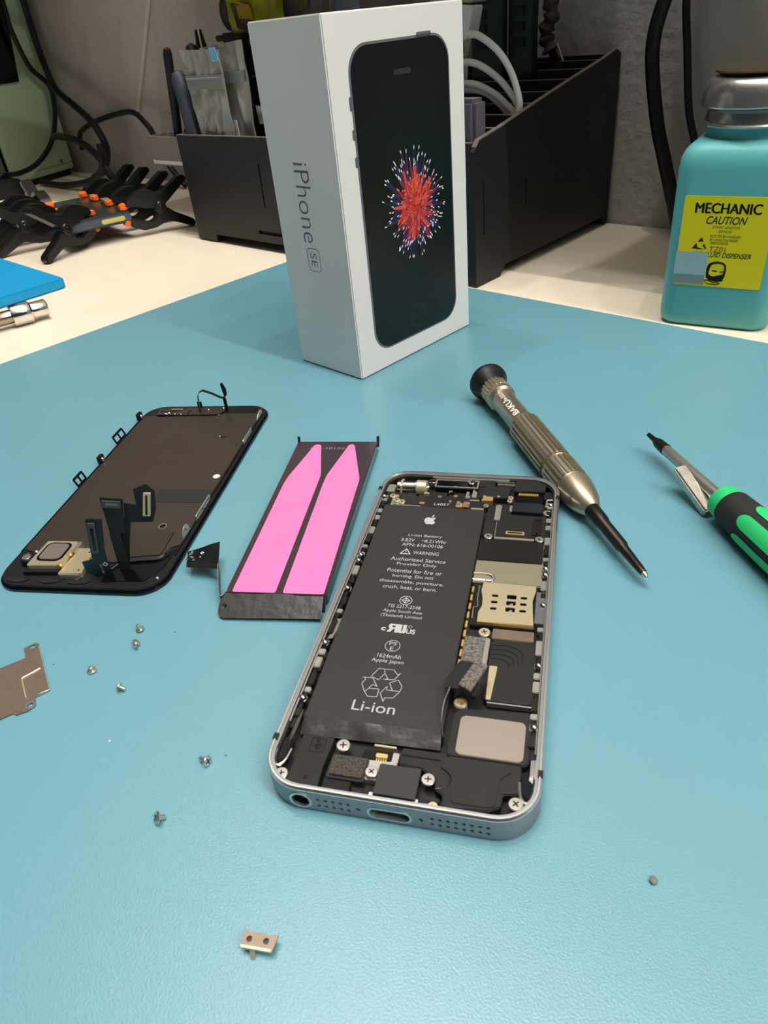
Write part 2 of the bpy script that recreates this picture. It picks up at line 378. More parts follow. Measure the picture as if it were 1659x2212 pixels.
obj('neck', G().lathe([(18.9, 80.0), (18.5, 81), (18.5, 86)], 48, C0), M_BOTTLE, t)
obj('collar', G().lathe([(18.4, 85.2), (21.2, 85.0), (21.6, 85.6), (21.2, 86.3), (20.3, 86.8), (20.0, 89.5), (19.0, 91.6), (15, 92.2)], 56, C0), M_PUMP, t)
p = obj('pump_cap', G().lathe([(15, 92.6), (22.6, 92.3), (23, 92.9), (22.6, 96.5), (21.8, 100), (20.2, 102.4), (18.3, 103.4), (15, 103.6)], 56, C0), M_PUMP, t)
obj('pump_dish', G().lathe([(16, 103.4), (18.2, 104.6), (18.9, 104.9), (18.9, 105.5), (18.2, 105.7), (10, 106.9), (.01, 107.6)], 48, C0), mat('dish_bronze', '7A6A50', .3, .8, bump=(400, .2, .3)), p)
LB = P3((0, -2.4, 0), (1, 0, 0), (0, 0, 1))
lab = obj('label', G(LB).plate(rpoly([(3.2, 20.2), (40.8, 20.2), (40.8, 59.6), (3.2, 59.6)], .8), [], 0, .25), M_LABEL, t, label='square yellow caution label')
g = G(LB); K = .3
[g.text('MECHANIC', 27.0, 4.2+dy, at=(21.8+dx, 54.6), ext=K) for dx, dy in ((-.2, 0), (-.07, .25), (.07, .25), (.2, 0))]
g.text('CAUTION', 16.8, 3.4, at=(22, 49.6), ext=K, shear=.3, bold=.12)
for s_, wd, y, x in (('STATIC SENSITIVE', 11.5, 46.6, 22.3), ('DEVICES', 5.6, 44.9, 22.3), ('NOT TO BE HANDLED', 13, 42.8, 22.6), ('BY UNAUTHORISED', 12, 41.2, 22.2), ('PERSONNEL', 7.8, 39.8, 20.6)): g.text(s_, wd, 1.15, at=(x, y), ext=K, shear=.25)
g.text('ESD FLUID DISPENSER', 24.5, 2.2, at=(22.4, 34.6), ext=K, shear=.25, bold=.12)
for tri in ([(12.8, 42.2), (11.4, 40.1), (13.8, 40.2)], [(10.9, 39.4), (9.1, 37.0), (14.6, 36.7), (11.6, 37.6)], [(13.6, 38.6), (14.4, 39.2), (15.5, 37.0), (14.9, 37.0)]): g.prism(tri, .25, K)
# bearded head emblem drawn as plain outline shapes
g.plate(rpoly([(17.2, 24.6), (16.9, 28.6), (18.2, 31.2), (21, 31.9), (24.6, 31.2), (25.6, 28.8), (25.2, 24.2), (22, 22.8), (18.6, 23.2)], 1.2),
        [rpoly([(18.1, 25.6), (18.4, 28.6), (19.0, 30.2), (21.6, 30.9), (24.2, 30.3), (24.6, 28.2), (24.4, 26.0), (22.4, 25.6), (20.4, 24.8)], .8)], .25, K)
g.prism([(19.4, 27.8), (21.8, 27.6), (21.7, 27.1), (19.4, 27.2)], .25, K); g.prism([(22.8, 27.4), (24.6, 27.6), (24.5, 27.0), (22.8, 26.9)], .25, K)
g.prism([(17.9, 26.6), (18.8, 25.2), (20.4, 24.6), (22.4, 25.5), (24.4, 25.7), (25.0, 24.4), (24.6, 22.9), (22, 22.4), (18.8, 23.0), (17.2, 24.4)], .25, K)
g.prism([(17.0, 28.4), (17.5, 30.4), (18.9, 31.3), (18.5, 29.6), (18.1, 27.4), (17.2, 26.2)], .25, K)
g.plate(rpoly([(16.4, 22.9), (17.6, 23.4), (21, 22.3), (24, 22.2), (23, 21.0), (18.4, 21.2)], .6), [rpoly([(17.0, 22.6), (17.8, 22.9), (21, 21.9), (23.2, 21.8), (22.6, 21.4), (18.6, 21.6)], .4)], .25, K)
obj('label_print', g, M_LABINK, lab, smooth=0)
obj('label_code', G(LB).text('TZ01', 7.0, 2.5, at=(20.3, 37.0), ext=K, shear=.15), M_RED, lab, smooth=0)
obj('silver_sticker', G(LB).plate(rrect(9.8, 28.2, 14, 14.6, .6), [], .25, .36), M_HOLO, lab, label='blank silver blue security sticker')
obj('sticker_band', G(LB).plate([(2.9, 21.0), (16.7, 21.0), (16.7, 25.2), (2.9, 25.2)], [], .3, .4), M_HOLO2, lab)

# ------------------------------------------------------------------ black desk organiser
OX0, OX1, OY0, OY1 = -529, -248.4, 342, 503
t = thing('desk_organizer', 'black slotted desk organizer with sloping side standing against the wall', 'organizer', (0, 0, TZ))
FO = P3((0, OY0+3, 0), (1, 0, 0), (0, 0, 1))
g = G(FO); g.plate([(OX0, 1), (-505, 1), (-504, 6.5), (-300, 6.5), (-299, 0), (OX1-3.2, 0), (OX1-3.2, 77), (OX0, 77)],
    [[(-436.4, 31), (-435.2, 31), (-434.2, 60), (-435.6, 60)], rrect(-420, 13.5, 57, 2.6, 1.2, 3), [(-340, 31), (-338.8, 31), (-338.8, 60), (-340, 60)]], 0, 3)
obj('front_panel', g, M_MDF, t, smooth=0)
SO = P3((OX1-3, 0, 0), (0, 1, 0), (0, 0, 1))
g = G(SO); g.plate(rpoly([(OY0-.6, 0), (OY0-.6, 73), (OY0+4, 78), (366, 81.3), (403, 88.6), (443, 96.2), (480, 102.8), (497, 106.6), (502, 104), (502, 0), (497, 0), (495, 6), (372, 6), (366, 0)], .6, 2),
    [[(349.2, 28), (350.2, 28), (350.2, 57), (349.2, 57)], [(392.6, 36), (393.5, 36), (393.5, 51), (392.6, 51)]], 0, 3)
obj('side_panel', g, M_MDF, t, smooth=0)
obj('side_panel', G().box(OX0, OX0+3, OY0+3, OY1-1, 0, 77), M_MDF, t)
obj('back_panel', G().box(OX0+3, OX1-3, OY1-4, OY1-1, 0, 104), M_MDF, t)
obj('base', G().box(OX0+3, OX1-3, OY0+3, OY1-4, 7, 10), M_MDF, t)
for y, z in ((366, 79.5), (385.5, 83.3), (403, 86.8), (421.5, 90.5), (443, 94.5), (462.5, 98), (480.5, 101)):
    obj('divider', G().box(-420 if y < 440 else -536, OX1-3, y-1.5, y+1.5, 10, z+1.5), M_MDF, t)
obj('cross_divider', G().box(-423, -420, OY0+3, 441, 10, 80), M_MDF, t)
g = G()
g.box(OX0, OX1-3.2, OY0-.1, OY0+3, 77, 77.5)
ed = [(OY0+1, 75), (OY0+4, 78.2), (366, 81.5), (403, 88.8), (443, 96.4), (480, 103), (496, 106.7)]
for (y0, z0), (y1, z1) in zip(ed, ed[1:]): g.add([(x, y, z) for x in (OX1-3, OX1) for y, z in ((y0, z0), (y1, z1), (y1, z1+.5), (y0, z0+.5))], [(0, 1, 2, 3), (7, 6, 5, 4), (0, 4, 5, 1), (1, 5, 6, 2), (2, 6, 7, 3), (3, 7, 4, 0)])
for y, z in ((366, 81), (385.5, 84.8), (403, 88.3), (421.5, 92), (443, 96), (462.5, 99.5), (480.5, 102.5)): g.box(-419 if y < 440 else -536, OX1-3, y-1.5, y+1.5, z, z+.35)
g.box(OX0, OX0+3, OY0+3, OY1-1, 77, 77.5)
o = obj('cut_edges', g, mat('organizer_edge_brown', '6A615B', .55), t, smooth=0, label='worn brownish laser-cut top edges')

# things standing in the organiser
t = thing('antistatic_bag', 'crumpled silver anti-static zip bag with a blue tape tab', 'bag', (0, 0, 0))
obj('film', G().sheet((-505, 352, 11), (-471, 352, 11), (-467.5, 351, 127.2), (-512, 351, 128.8), 20, 44, 2.4, .13, 1.2, 1, vz=.3), M_BAGS, t)
obj('zip_strip', G().sheet((-509.5, 349.6, 104.5), (-466.8, 349.6, 104.5), (-468, 349.4, 113), (-510.5, 349.4, 113), 12, 4, .3, .08, .8, 2), M_ZIP, t)
obj('zip_rib', G().tube([(-509, 348.7, 111), (-490, 348.6, 111.2), (-469, 348.7, 111)], .6, 6), M_ZIP, t)
obj('tape_tab', G().sheet((-473.5, 348.5, 120.5), (-466.3, 348.5, 121), (-468, 348.3, 128.8), (-475, 348.3, 128.8), 5, 6, .5, .2, .5, 3), M_TAPEB, t, label='light blue tape tab')
t = thing('antistatic_bag', 'second silver zip bag standing behind the blue-taped one', 'bag', (0, 0, 0))
obj('film', G().sheet((-486, 359, 11), (-457, 359, 11), (-450.5, 358, 131.5), (-496, 358, 129), 20, 40, 2.2, .12, 1.4, 5, vz=.3), M_BAGS, t)
obj('zip_strip', G().sheet((-478, 356.8, 107), (-452.5, 356.8, 107), (-452, 356.5, 114), (-478, 356.5, 114), 8, 4, .3, .08, .6, 6), M_ZIP, t)
obj('paper_label', G().sheet((-472.3, 356.3, 72), (-468.5, 356.3, 72), (-469, 356.3, 84), (-473, 356.3, 84), 4, 6, .4, .1, .4, 7), M_WHITEP, t, label='small white paper label')
def stick(name, label, cat, pts, r, m, grp=None):
    o = obj(name, G().tube(pts, r, 12), m); tag(o, label, cat, grp); return o
def stick(name, label, cat, pts, r, m, grp=None):
    o = obj(name, G().tube(pts, r, 12), m); tag(o, label, cat, grp); return o
t = thing('hanging_cup', 'pale grey plastic cup hooked on the left end of the organizer', 'cup', (0, 0, 0))
g = G(); g.plate(rrect(-554.4, 357, 46.8, 22, 4), [rrect(-554.4, 357, 44, 19.2, 3)], 54, 73.6); g.prism(rrect(-554.4, 357, 46, 21.4, 3.5), 52, 54, .5)
g.box(-532.4, -529.2, 352, 362, 72, 78); g.box(-532.4, -524.6, 352, 362, 76.3, 78); g.box(-525.8, -524.6, 352, 362, 70, 78)
obj('cup', g, M_TRAY, t)
obj('bottom_rim', G().plate(rrect(-554.4, 357, 48, 23, 4), [rrect(-554.4, 357, 45, 20, 3)], 53.6, 56), mat('cup_rim', 'C9C5C0', .35), t)
stick('black_spudger', 'slim black plastic stick, tallest and leftmost in the grey cup', 'tool', [(-553.6, 358, 54.2), (-549, 358, 78), (-540, 358, 127), (-539.3, 358, 130.3), (-539.1, 358, 131.3)], [3.2, 3.4, 3.4, 2.6, .4], M_BLACK)
stick('file_tool', 'round-ended black tool handle behind the blue-grey grip', 'tool', [(-520, 371, 8.6), (-522, 370, 100), (-524, 369, 128), (-524, 369, 131), (-524, 369, 132.4)], [4, 4.6, 4.8, 3.4, .5], M_BLACK)
t = thing('pliers', 'blue-grey gripped pliers handle standing at the organizer left end', 'pliers', (0, 0, 0))
obj('grip', G().tube([(-515, 352, 8.6), (-517.5, 352, 50), (-519.5, 352, 80), (-521, 352, 100), (-523, 352, 112), (-524, 352, 115.5), (-524.4, 352, 117)], [4.2, 5.4, 6.0, 6.2, 6, 4, 1], 14), M_SLATE, t)
obj('second_grip', G().tube([(-507, 362, 8.6), (-509, 362, 60), (-512, 362, 85), (-515, 362, 105), (-517, 362, 113), (-518, 362, 115)], [4.5, 5, 5.5, 5, 4, 1.2], 12), mat('navy_rubber', '171E36', .5), t)
t = thing('tweezers', 'dark pointed tweezers standing tips up behind the silver bag', 'tweezers', (0, 0, 0))
for s_ in (-1, 1):
    obj('arm', G().ribbon([(-521+s_*2, 378, 8.6), (-521+s_*5, 378, 60), (-522+s_*5.5, 378, 105), (-523.6+s_*4, 378, 128), (-524+s_*2.6, 378, 140)], [(2.5, 0, 0), (3, 0, 0), (2.8, 0, 0), (2.0, 0, 0), (.25, 0, 0)], 1.5), M_TIP, t)
t = thing('black_tray', 'stack of black plastic trays between silver bags and white box', 'tray', (0, 0, 0))
obj('tray', G().box(-462, -426, 372, 384, 12, 126, 1), M_BLACK, t)
obj('lid', G().box(-461, -428, 369.4, 372, 78, 127.5, .8), M_BLACKG, t)
obj('rim', G().box(-460, -429, 368.8, 369.4, 109, 110, .2), M_SLATE, t)
obj('paper_strip', G().sheet((-459, 368.6, 80), (-450, 368.6, 80), (-450, 368.4, 91), (-460, 368.4, 91.5), 6, 6, .5, .2, .3, 9), M_INK, t, label='torn pale printed strip')
tag(obj('flat_cover', G().prism(rpoly([(-541, 404), (-505, 404), (-503, 424), (-537, 424)], 3), 131, 135, .8), M_BLACKM), 'flat black lid lying behind the silver bag tops', 'lid')
tag(obj('lid_stack', G().box(-524, -508, 406, 422, 10.2, 130.9, 1), M_BLACK), 'black upright box carrying the flat black lid', 'box')
tag(obj('small_carton', G().box(-560, -534, 426, 438, TZ, 136.2, .8), M_BLACKM), 'dark carton behind the flat black cover', 'box')
t = thing('tape_roll', 'dark round tape roll edge leaning on the yellow packet', 'tape', (0, 0, 0))
obj('roll', G().cyl((0, 0), 13, -5, 5, 32, .6, M=Matrix.Translation((-546, 432, 149.2)) @ Matrix.Rotation(R(90), 4, 'X')), M_BLACKM, t)
obj('core', G().cyl((0, 0), 8, -5.3, 5.3, 24, 0, M=Matrix.Translation((-546, 432, 149.2)) @ Matrix.Rotation(R(90), 4, 'X')), M_SLATE, t)
t = thing('yellow_packet', 'crumpled yellow and green plastic packet behind the white box', 'packet', (0, 0, 0))
obj('wrapper', G().sheet((-511, 414, 60), (-477, 414, 60), (-465, 412, 176), (-529, 412, 174), 14, 26, 3., .06, 7, 11), M_YELLOW, t)
obj('printed_patch', G().sheet((-514, 407.6, 138), (-500, 407.6, 136), (-498, 407.4, 151), (-518, 407.4, 154), 8, 8, 1.0, .12, .8, 12), mat('packet_brown_patch', '4A3E14', .4), t, label='dark printed patch')
obj('printed_patch', G().sheet((-510, 407.2, 144), (-493, 407.2, 142), (-496, 407, 151), (-512, 407, 155), 8, 6, 1.0, .12, .8, 13), mat('packet_amber_patch', 'D7A818', .4), t, label='amber printed patch')
t = thing('mauve_packet', 'crumpled mauve foil packet right of the yellow one', 'packet', (0, 0, 0))
obj('wrapper', G().sheet((-478, 428, 60), (-442, 428, 60), (-433, 426, 178), (-486, 426, 176), 14, 26, 2.6, .07, 6, 21), M_PURPLE, t)
obj('printed_patch', G().sheet((-458, 421.6, 144), (-450, 421.6, 145), (-447, 421.4, 156), (-456, 421.4, 155), 6, 6, .8, .12, .6, 22), mat('packet_olive_patch', '7A7A3C', .4), t)
tag(obj('white_paper', G().sheet((-438, 436, 92), (-415, 436, 92), (-411, 435, 170), (-438, 435, 172), 8, 14, 1.2, .06, .6, 23), mat('bluish_paper', 'A9AAB6', .6)), 'pale bluish paper sheet right of the mauve packet', 'paper')
# white cable with its plug, grey adapter, circuit boards, hanging tool on the right side
t = thing('charging_cable', 'coiled white charging cable with square white plug beside the box', 'cable', (0, 0, 0))
KS = 1.07                                                # cable lies 26 mm behind the adapter plane
def kk(pts): return [(x*KS-1.2, 135.5-(135.5-z)*KS) for x, z in pts]
PY = P3((0, 397, 0), (1, 0, 0), (0, 0, 1))
pl = obj('plug', G().prism(rpoly(kk([(-290, 119), (-268.8, 121.8), (-265.1, 135.8), (-290, 139.6)]), 1.2), -5, 5, .6, M=PY), M_WHITEP, t)
obj('strain_relief', G().prism(rpoly(kk([(-286, 112.6), (-275, 113.1), (-272.1, 121.9), (-285, 121.9)]), 1.2), -4, 4, .5, M=PY), mat('warm_white_plastic', 'CFCBBE', .45), pl)
obj('strain_relief', G().prism(rpoly(kk([(-288, 99), (-276.0, 99), (-275.0, 112.4), (-288, 112.4)]), .8), -4.5, 4.5, .5, M=PY), M_WHITEP, pl)
obj('plug_body', G().prism(rpoly(kk([(-294, 139.4), (-266.5, 137.2), (-262, 160), (-292, 162)]), 1.2), 0, 14, .8, M=P3((0, 408, 0), (1, 0, 0), (0, 0, 1))), mat('ivory_plastic', 'B9AE98', .5), pl)
cz = 392
for pts, r in (([(-268.5, 123.9), (-261.0, 122.5), (-249.6, 115.6), (-241.1, 105.7), (-235.9, 93.4), (-235.9, 86), (-238, 62)], 1.9),
        ([(-284, 110.2), (-274.7, 111.2), (-264, 109.8), (-252.4, 104), (-243.7, 96.8), (-237, 87.5), (-236.5, 70)], 1.9),
        ([(-286, 99.6), (-276.9, 100.7), (-267.1, 100.2), (-255.2, 95.8), (-246.5, 90.1), (-241.4, 84.5), (-240, 68)], 1.9),
        ([(-286, 95), (-277, 97.8), (-264.1, 96.3), (-255.2, 91.9), (-247.6, 85), (-246, 72)], 1.7)):
    obj('cord', G().tube(catmull([(x, cz, z) for x, z in kk(pts)], 8), r, 10), M_CABLE, t); cz += 2.4
t = thing('power_adapter', 'grey square power adapter standing in the organizer front row', 'adapter', (0, 0, 0))
obj('body', G().box(-282, -253.5, 348, 361, 10.2, 95.5, 2.2), M_GREYADP, t)
obj('face', G().box(-280, -256, 347.6, 348.2, 30, 90, .2), mat('grey_adapter_face', '57535B', .6), t)
for i, (x0, x1, y, z1, lb) in enumerate(((-330, -306, 452, 176, 'tall dark green circuit board standing behind the cable plug'), (-304, -286, 456, 150, 'narrower circuit board standing right of the tall green one'))):
    t = thing('circuit_board', lb, 'board', (0, 0, 0))
    obj('board', G().box(x0, x1, y, y+2, 10.2, z1, .2), M_PCB, t); obj('edge_frame', G().box(x1, x1+2, y-1, y+3, 10.2, z1, .2), M_BLACK, t)
    for k in range(5): obj('chip', G().box(x0+4, x0+12, y-1.2, y, 112+k*8, 117+k*8, .2), M_BLACK, t)
t = thing('taped_scraper', 'worn brown taped scraper with silver tip above the dividers', 'tool', (0, 0, 0))
obj('handle', G().tube(catmull([(-272, 470, 178), (-279, 470, 150), (-284, 470, 138), (-281, 470, 128), (-285, 470, 118), (-281, 470, 108)], 8), [4.5+1.2*math.sin(i*1.3) for i in range(41)], 10), M_RUST, t)
obj('blade', G().ribbon([(-281, 470, 109), (-277, 470, 103), (-271, 470, 92), (-262, 470, 82), (-255, 470, 76)], [(2.6, 0, 1), (2.4, 0, 1), (2, 0, 1), (2, 0, 1), (1.5, 0, 1)], .8), M_TIP, t)
obj('tip_edge', G().tube([(-276, 468.6, 112), (-273, 468.6, 106), (-271, 468.6, 102)], .8, 6), M_STEEL, t)

# ------------------------------------------------------------------ cables, machine on the left
def cord(name, label, pts, r, cat='cable', grp=None):
    o = obj(name, G().tube(catmull(pts, 8), r, 10), M_CORD); tag(o, label, cat, grp); return o
cord('black_cable', 'thick black cable hanging in front of the wall beside the bottle', [(-150, 482, 230), (-188, 482, 180), (-206, 482, 150), (-214.5, 482, 129), (-218.5, 482, 112), (-217.5, 482, 95), (-210.5, 482, 66), (-202.5, 482, 44), (-193.5, 482, 20), (-188, 482, 3)], 4.3)
cord('black_cable', 'thinner black cable hanging behind the bottle pump', [(-207, 492, 240), (-206.5, 492, 160), (-206, 492, 128), (-202, 492, 105), (-196, 492, 73), (-190, 492, 56), (-180, 492, 30), (-172, 492, 1)], 2.3)
t = thing('bench_machine', 'pale green metal bench machine with black base at the far left', 'machine', (-993, 400, TZ), R(21))
obj('housing', G().box(-140, 0, -8, 104, 7, 330, 2), M_SAGE, t)
obj('base', G().box(-138, -1, 0, 96, 0, 7, 1), M_BLACK, t)
obj('front_cover', G().box(-141, .6, -13, -8, 0, 330, 1), M_BLACKG, t)
obj('side_panel', G().prism([(-13, 112), (54, 112), (72, 200), (80, 330), (-13, 330)], 0, 2.5, .6, M=P3((0, 0, 0), (0, 1, 0), (0, 0, 1))), M_BLACKG, t)
obj('seam', G().box(-.5, .15, 30, 103.8, 14.6, 15.2), mat('sage_dark', '5E7056', .6), t)
obj('round_button', G().lathe([(2.2, 0), (2.2, .5), (1.5, .9)], 20, Matrix.Translation((0, 82.5, 18.4)) @ Matrix.Rotation(R(90), 4, 'Y')), mat('sage_dark', '5E7056', .6), t)
obj('fold_line', G().box(-.5, .12, -7, 103.5, 110, 110.5), M_SAGE, t)
tag(obj('dark_block', G().box(-985, -945, 352, 385, TZ, 17, 1.5), M_BLACK), 'low black block in front of the green machine', 'block')
cord('black_cable', 'thin black cable looping down across the green machine', [(-1004, 459, 260), (-1005, 460, 187), (-1005, 459, 165), (-1007, 464, 138), (-1010, 471, 121), (-1016, 489, 103), (-1016, 489, 84), (-1013, 481, 63), (-1005, 462, 40), (-994, 432, 23), (-982, 401, 18), (-972, 372, 20.5), (-990, 345, 14), (-1050, 325, 2)], 3)
cord('black_cable', 'thick black cable dropping past the machine edge to the bench', [(-1010, 484, 260), (-1012, 488, 191), (-1014, 489, 150), (-1006, 487, 122), (-965, 472, 99), (-932, 470, 84), (-903, 470, 69), (-888, 470, 56), (-880, 470, 36), (-895, 468, 14), (-925, 466, 3)], 4)
cord('black_cable', 'black cord arching up over the tangle beside the grey cup', [(-985, 492, 30), (-975, 490, 47), (-950, 488, 56), (-911, 486, 64), (-860, 484, 71), (-821, 482, 73), (-797, 480, 63), (-785, 480, 50), (-770, 478, 25), (-740, 476, 2)], 3)
cord('black_cable', 'black cord curling down through the middle of the tangle', [(-975, 455, 50), (-949, 452, 51), (-905, 452, 46), (-872, 452, 32), (-860, 452, 17), (-845, 452, 6), (-800, 452, 2.6), (-742, 452, 3)], 4)
cord('black_cable', 'black cord lying low from machine base towards the clamps', [(-985, 425, 3), (-920, 425, 3), (-860, 425, 10), (-832, 428, 20), (-822, 430, 34), (-826, 434, 48)], 3.5)

# ------------------------------------------------------------------ spring clamps holding a slim device
def clamp(label, ox, oy, out, wd=9.5, grp='black spring clamps around the slate device'):
    a = math.atan2(out[1], out[0]); t = thing('spring_clamp', label, 'clamp', (ox, oy, TZ), a, grp)
    PR = P3((0, 0, 0), (1, 0, 0), (0, 0, 1)); h = wd/2
    up_ = [(23.5, 26), (26, 30.5), (33, 34), (39, 36), (47, 35.5), (53, 32), (57, 31.5), (75, 42.5), (79, 42), (81, 39), (62, 25.5), (56, 21.5), (48, 20.5), (39, 22.5), (31, 25), (27, 25)]
    lo_ = [(23.5, 13), (25, 9.5), (35, 4.8), (46, 5.2), (57, 9), (66, 5.5), (78, 0), (81, 2), (80, 6), (65, 14.5), (57, 21), (50, 19), (46, 12), (41, 10.6), (36, 13), (30, 15.5), (25.5, 16)]
    obj('upper_arm', G().prism(rpoly(up_, 2), -h, h, .9, M=PR), M_CLAMP, t); obj('lower_arm', G().prism(rpoly(lo_, 2), -h+.8, h-.8, .9, M=PR), M_CLAMP, t)
    T = PR @ Matrix.Translation((53, 20.5, 0))
    pv = obj('pivot', G().cyl((0, 0), 5, -h-1.6, h+1.6, 20, .8, M=T), M_CLAMP, t); obj('pivot_pin', G().cyl((0, 0), 2.2, -h-2.2, h+2.2, 14, .3, M=T), M_BLACKG, pv)
    obj('handle_rib', G().prism([(59, 29.8), (75.5, 40.6), (77.5, 38.6), (61.5, 27.4)], -h-.4, h+.4, .3, M=PR), M_CLAMP, t)
    for z0, z1 in ((23.8, 28), (11.5, 14.6)):
        g = G(); g.prism(rpoly([(19.4, z0+.2), (24, z0), (27, z0+1), (27, z1), (23, z1+.4), (20, z1-.8)], .8), -h*.8, h*.8, .5, M=PR); g.cyl((22.6, (z0+z1)/2), 2.3, -h*.95, h*.95, 14, .4, M=PR)
        obj('jaw_pad', g, M_ORANGE, t)
    return t
t = thing('clamped_device', 'slim slate-sided slab held level by the black clamps', 'device', (-596, 292, TZ), math.atan2(.975, .222))
obj('body', G().box(-29, 29, 1, 112, 14.8, 21.8, .8), M_DEV, t); obj('glass_top', G().box(-28, 28, 2, 111, 21.8, 23.4, .4), M_GLASS, t)
obj('lower_cover', G().box(-28, 28, 2, 111, 14, 14.8, .3), M_SLATE, t)
obj('side_sticker', G().prism(rrect(13.5, 18.2, 20, 3.6, 1.5, 4), 0, .3, M=P3((0, 1.02, 0), (1, 0, 0), (0, 0, 1))), M_YSTK, t, label='small pale yellow side sticker')
lo = Vector((-.222, -.975))
for i, (dx, dy, da) in enumerate(((5, 5, 0), (-25.6, 9.8, 6), (-63, 17, 12), (-93, 22, 17))):
    an = math.atan2(.958, .287)+R(da); ro = Vector((math.cos(an), math.sin(an)))
    clamp(('orange-tipped black clamp nearest the organizer', 'second orange-tipped clamp from the organizer', 'third orange-tipped clamp from the organizer', 'fourth orange-tipped clamp, farthest from the camera')[i], -605.6+dx+.2*da-1.5, 294.9+dy-4, ro)
for i, (x, y) in enumerate(((-636, 300), (-667, 307), (-698, 314))):
    clamp(('nearest black clamp along the left side of the slab', 'middle black clamp along the left side of the slab', 'farthest black clamp along the left side of the slab')[i], x-3, y+6, lo)
clamp('black clamp with one leg reaching toward the blue mat', -613, 315, (.25, -.97))
clamp('black clamp standing at the far end with raised handle', -662, 291, (-.985, .17))
# socket adapter and debris
A0, A1 = Vector((-466.3, 148, 5.2)), Vector((-460.2, 176, 5.2)); ax = (A1-A0).normalized()
T = Matrix.Translation((A1.x, A1.y, A1.z)) @ ax.to_track_quat('Z', 'Y').to_matrix().to_4x4()
t = thing('socket_adapter', 'chrome socket adapter with stepped barrel lying beside the blue mat', 'tool', (0, 0, 0), M=T)
obj('socket', G().lathe([(3.9, -.4), (4.1, 0), (5.0, -.6), (5.2, -1.2), (5.2, -10)], 32), M_CHROME, t)
obj('barrel', G().lathe([(5.0, -9.5), (6.4, -10.5), (6.6, -11), (6.6, -21), (6.3, -21.8), (4.3, -22)], 32), M_CHROME, t)
obj('shank', G().lathe([(4.2, -21.5), (4.2, -30), (4.6, -31), (4.6, -90)], 24), mat('shank_bronze_chrome', '9A9082', .2, 1.), t)

# ------------------------------------------------------------------ opened phone
pt = thing('opened_phone', 'opened phone body with its printed black battery and exposed circuitry', 'phone', (-91.8, 108.1, 0), .4998)
def rl(ins): return rrect(0, 0, 58.6-2*ins, 123.8-2*ins, max(9.2-ins, 1), 8)
def loft(levels, cap0=True, cap1=True):
    g = G(); vs = []; fs = []; n = 36
    for ins, z in levels: vs += [(x, y, z) for x, y in rl(ins)]
    for k in range(len(levels)-1):
        for i in range(n): fs.append((k*n+i, k*n+(i+1) % n, (k+1)*n+(i+1) % n, (k+1)*n+i))
    if cap0: fs.append(list(range(n))[::-1])
    if cap1: fs.append([(len(levels)-1)*n+i for i in range(n)])
    return g.add(vs, fs)
fr = obj('frame', loft([(.7, 0), (.25, .15), (0, .6), (0, 6.75), (.4, 6.8), (1.5, 6.8), (1.5, 2.3)]), M_ALU, pt)
g = G(); PB = P3((0, -61.9, 0), (1, 0, 0), (0, 0, 1))            # bottom edge: (u, z)
cyl_n = 20
def hole(c, r, d): g.cyl(c, r, -d, 1, cyl_n, M=PB)
hole((-19.6, 3.35), 2.0, 1.4)
for i in range(5):
    for z in (4.3, 2.35): hole((-15.7+i*1.62, z), .43, 1.2)
for i in range(8):
    for z in (4.25, 2.4): hole((8.3+i*1.6, z), .43, 1.2)
hole((-7.1, 3.2), .5, 1.2); hole((6.0, 3.2), .5, 1.2)
g.prism(rrect(-.5, 3.1, 8.4, 2.7, 1.3, 6), -1.55, 1, M=PB)
cut = obj('cutter', g, M_BLACK, pt)
md = fr.modifiers.new('holes', 'BOOLEAN'); md.operation = 'DIFFERENCE'; md.solver = 'EXACT'; md.object = cut
dg = bpy.context.evaluated_depsgraph_get(); dg.update()
nm = bpy.data.meshes.new_from_object(fr.evaluated_get(dg)); fr.modifiers.clear(); fr.data = nm; bpy.data.objects.remove(cut)
fr.data.shade_smooth(); fr.data.set_sharp_from_angle(angle=R(30))
def loop_ring(l0, l1, z0, z1):
    g = G(); a, b = rl(l0), rl(l1); n = 36; vs = [(x, y, z0) for x, y in a]+[(x, y, z1) for x, y in b]
    return vs
g = G(); vs = []; n = 36
for ins, z in ((.02, 6.7), (.4, 7.3), (.75, 7.3), (.75, 6.75), (.6, 6.7)): vs += [(x, y, z) for x, y in rl(ins)]
fs = [(k*n+i, k*n+(i+1) % n, ((k+1) % 5)*n+(i+1) % n, ((k+1) % 5)*n+i) for k in range(5) for i in range(n)]
obj('polished_rim', g.add(vs, fs), M_RIM, pt)
g = G(PB); g.plate(circ(-19.6, 3.35, 2.5, 28), [circ(-19.6, 3.35, 1.95, 28)], -.05, .1); obj('jack_ring', g, M_CHROME, pt)
g = G(PB); g.plate(circ(-19.6, 3.35, 1.9, 24), [circ(-19.6, 3.35, 1.55, 24)], -1.35, -.3); obj('jack_sleeve', g, M_BLACKG, pt)
g = G(PB); g.plate(rrect(-.5, 3.1, 9.5, 3.7, 1.8, 6), [rrect(-.5, 3.1, 8.5, 2.75, 1.35, 6)], -.05, .1); obj('port_ring', g, M_CHROME, pt)
g = G(PB); g.box(-4.2, 3.2, 2.0, 3.0, -1.5, -.7); obj('port_tongue', g, M_BLACKG, pt)
g = G(PB)
for i in range(8):
    for z in (4.3, 2.35):
        if i < 5: g.cyl((-15.7+i*1.62, z), .425, -1.15, -.22, 14)
        g.cyl((8.3+i*1.6, z-(.05 if z > 3 else -.05)), .425, -1.15, -.22, 14)
for u in (-7.1, 6.0): g.cyl((u, 3.2), .49, -1.15, -.22, 14)
obj('grille_mesh', g, M_BLACKG, pt)['kind'] = 'stuff'
obj('inner_tray', loft([(1.55, 6.0), (1.9, 6.0), (1.9, 3.4)], False, True), M_BLACKM, pt)
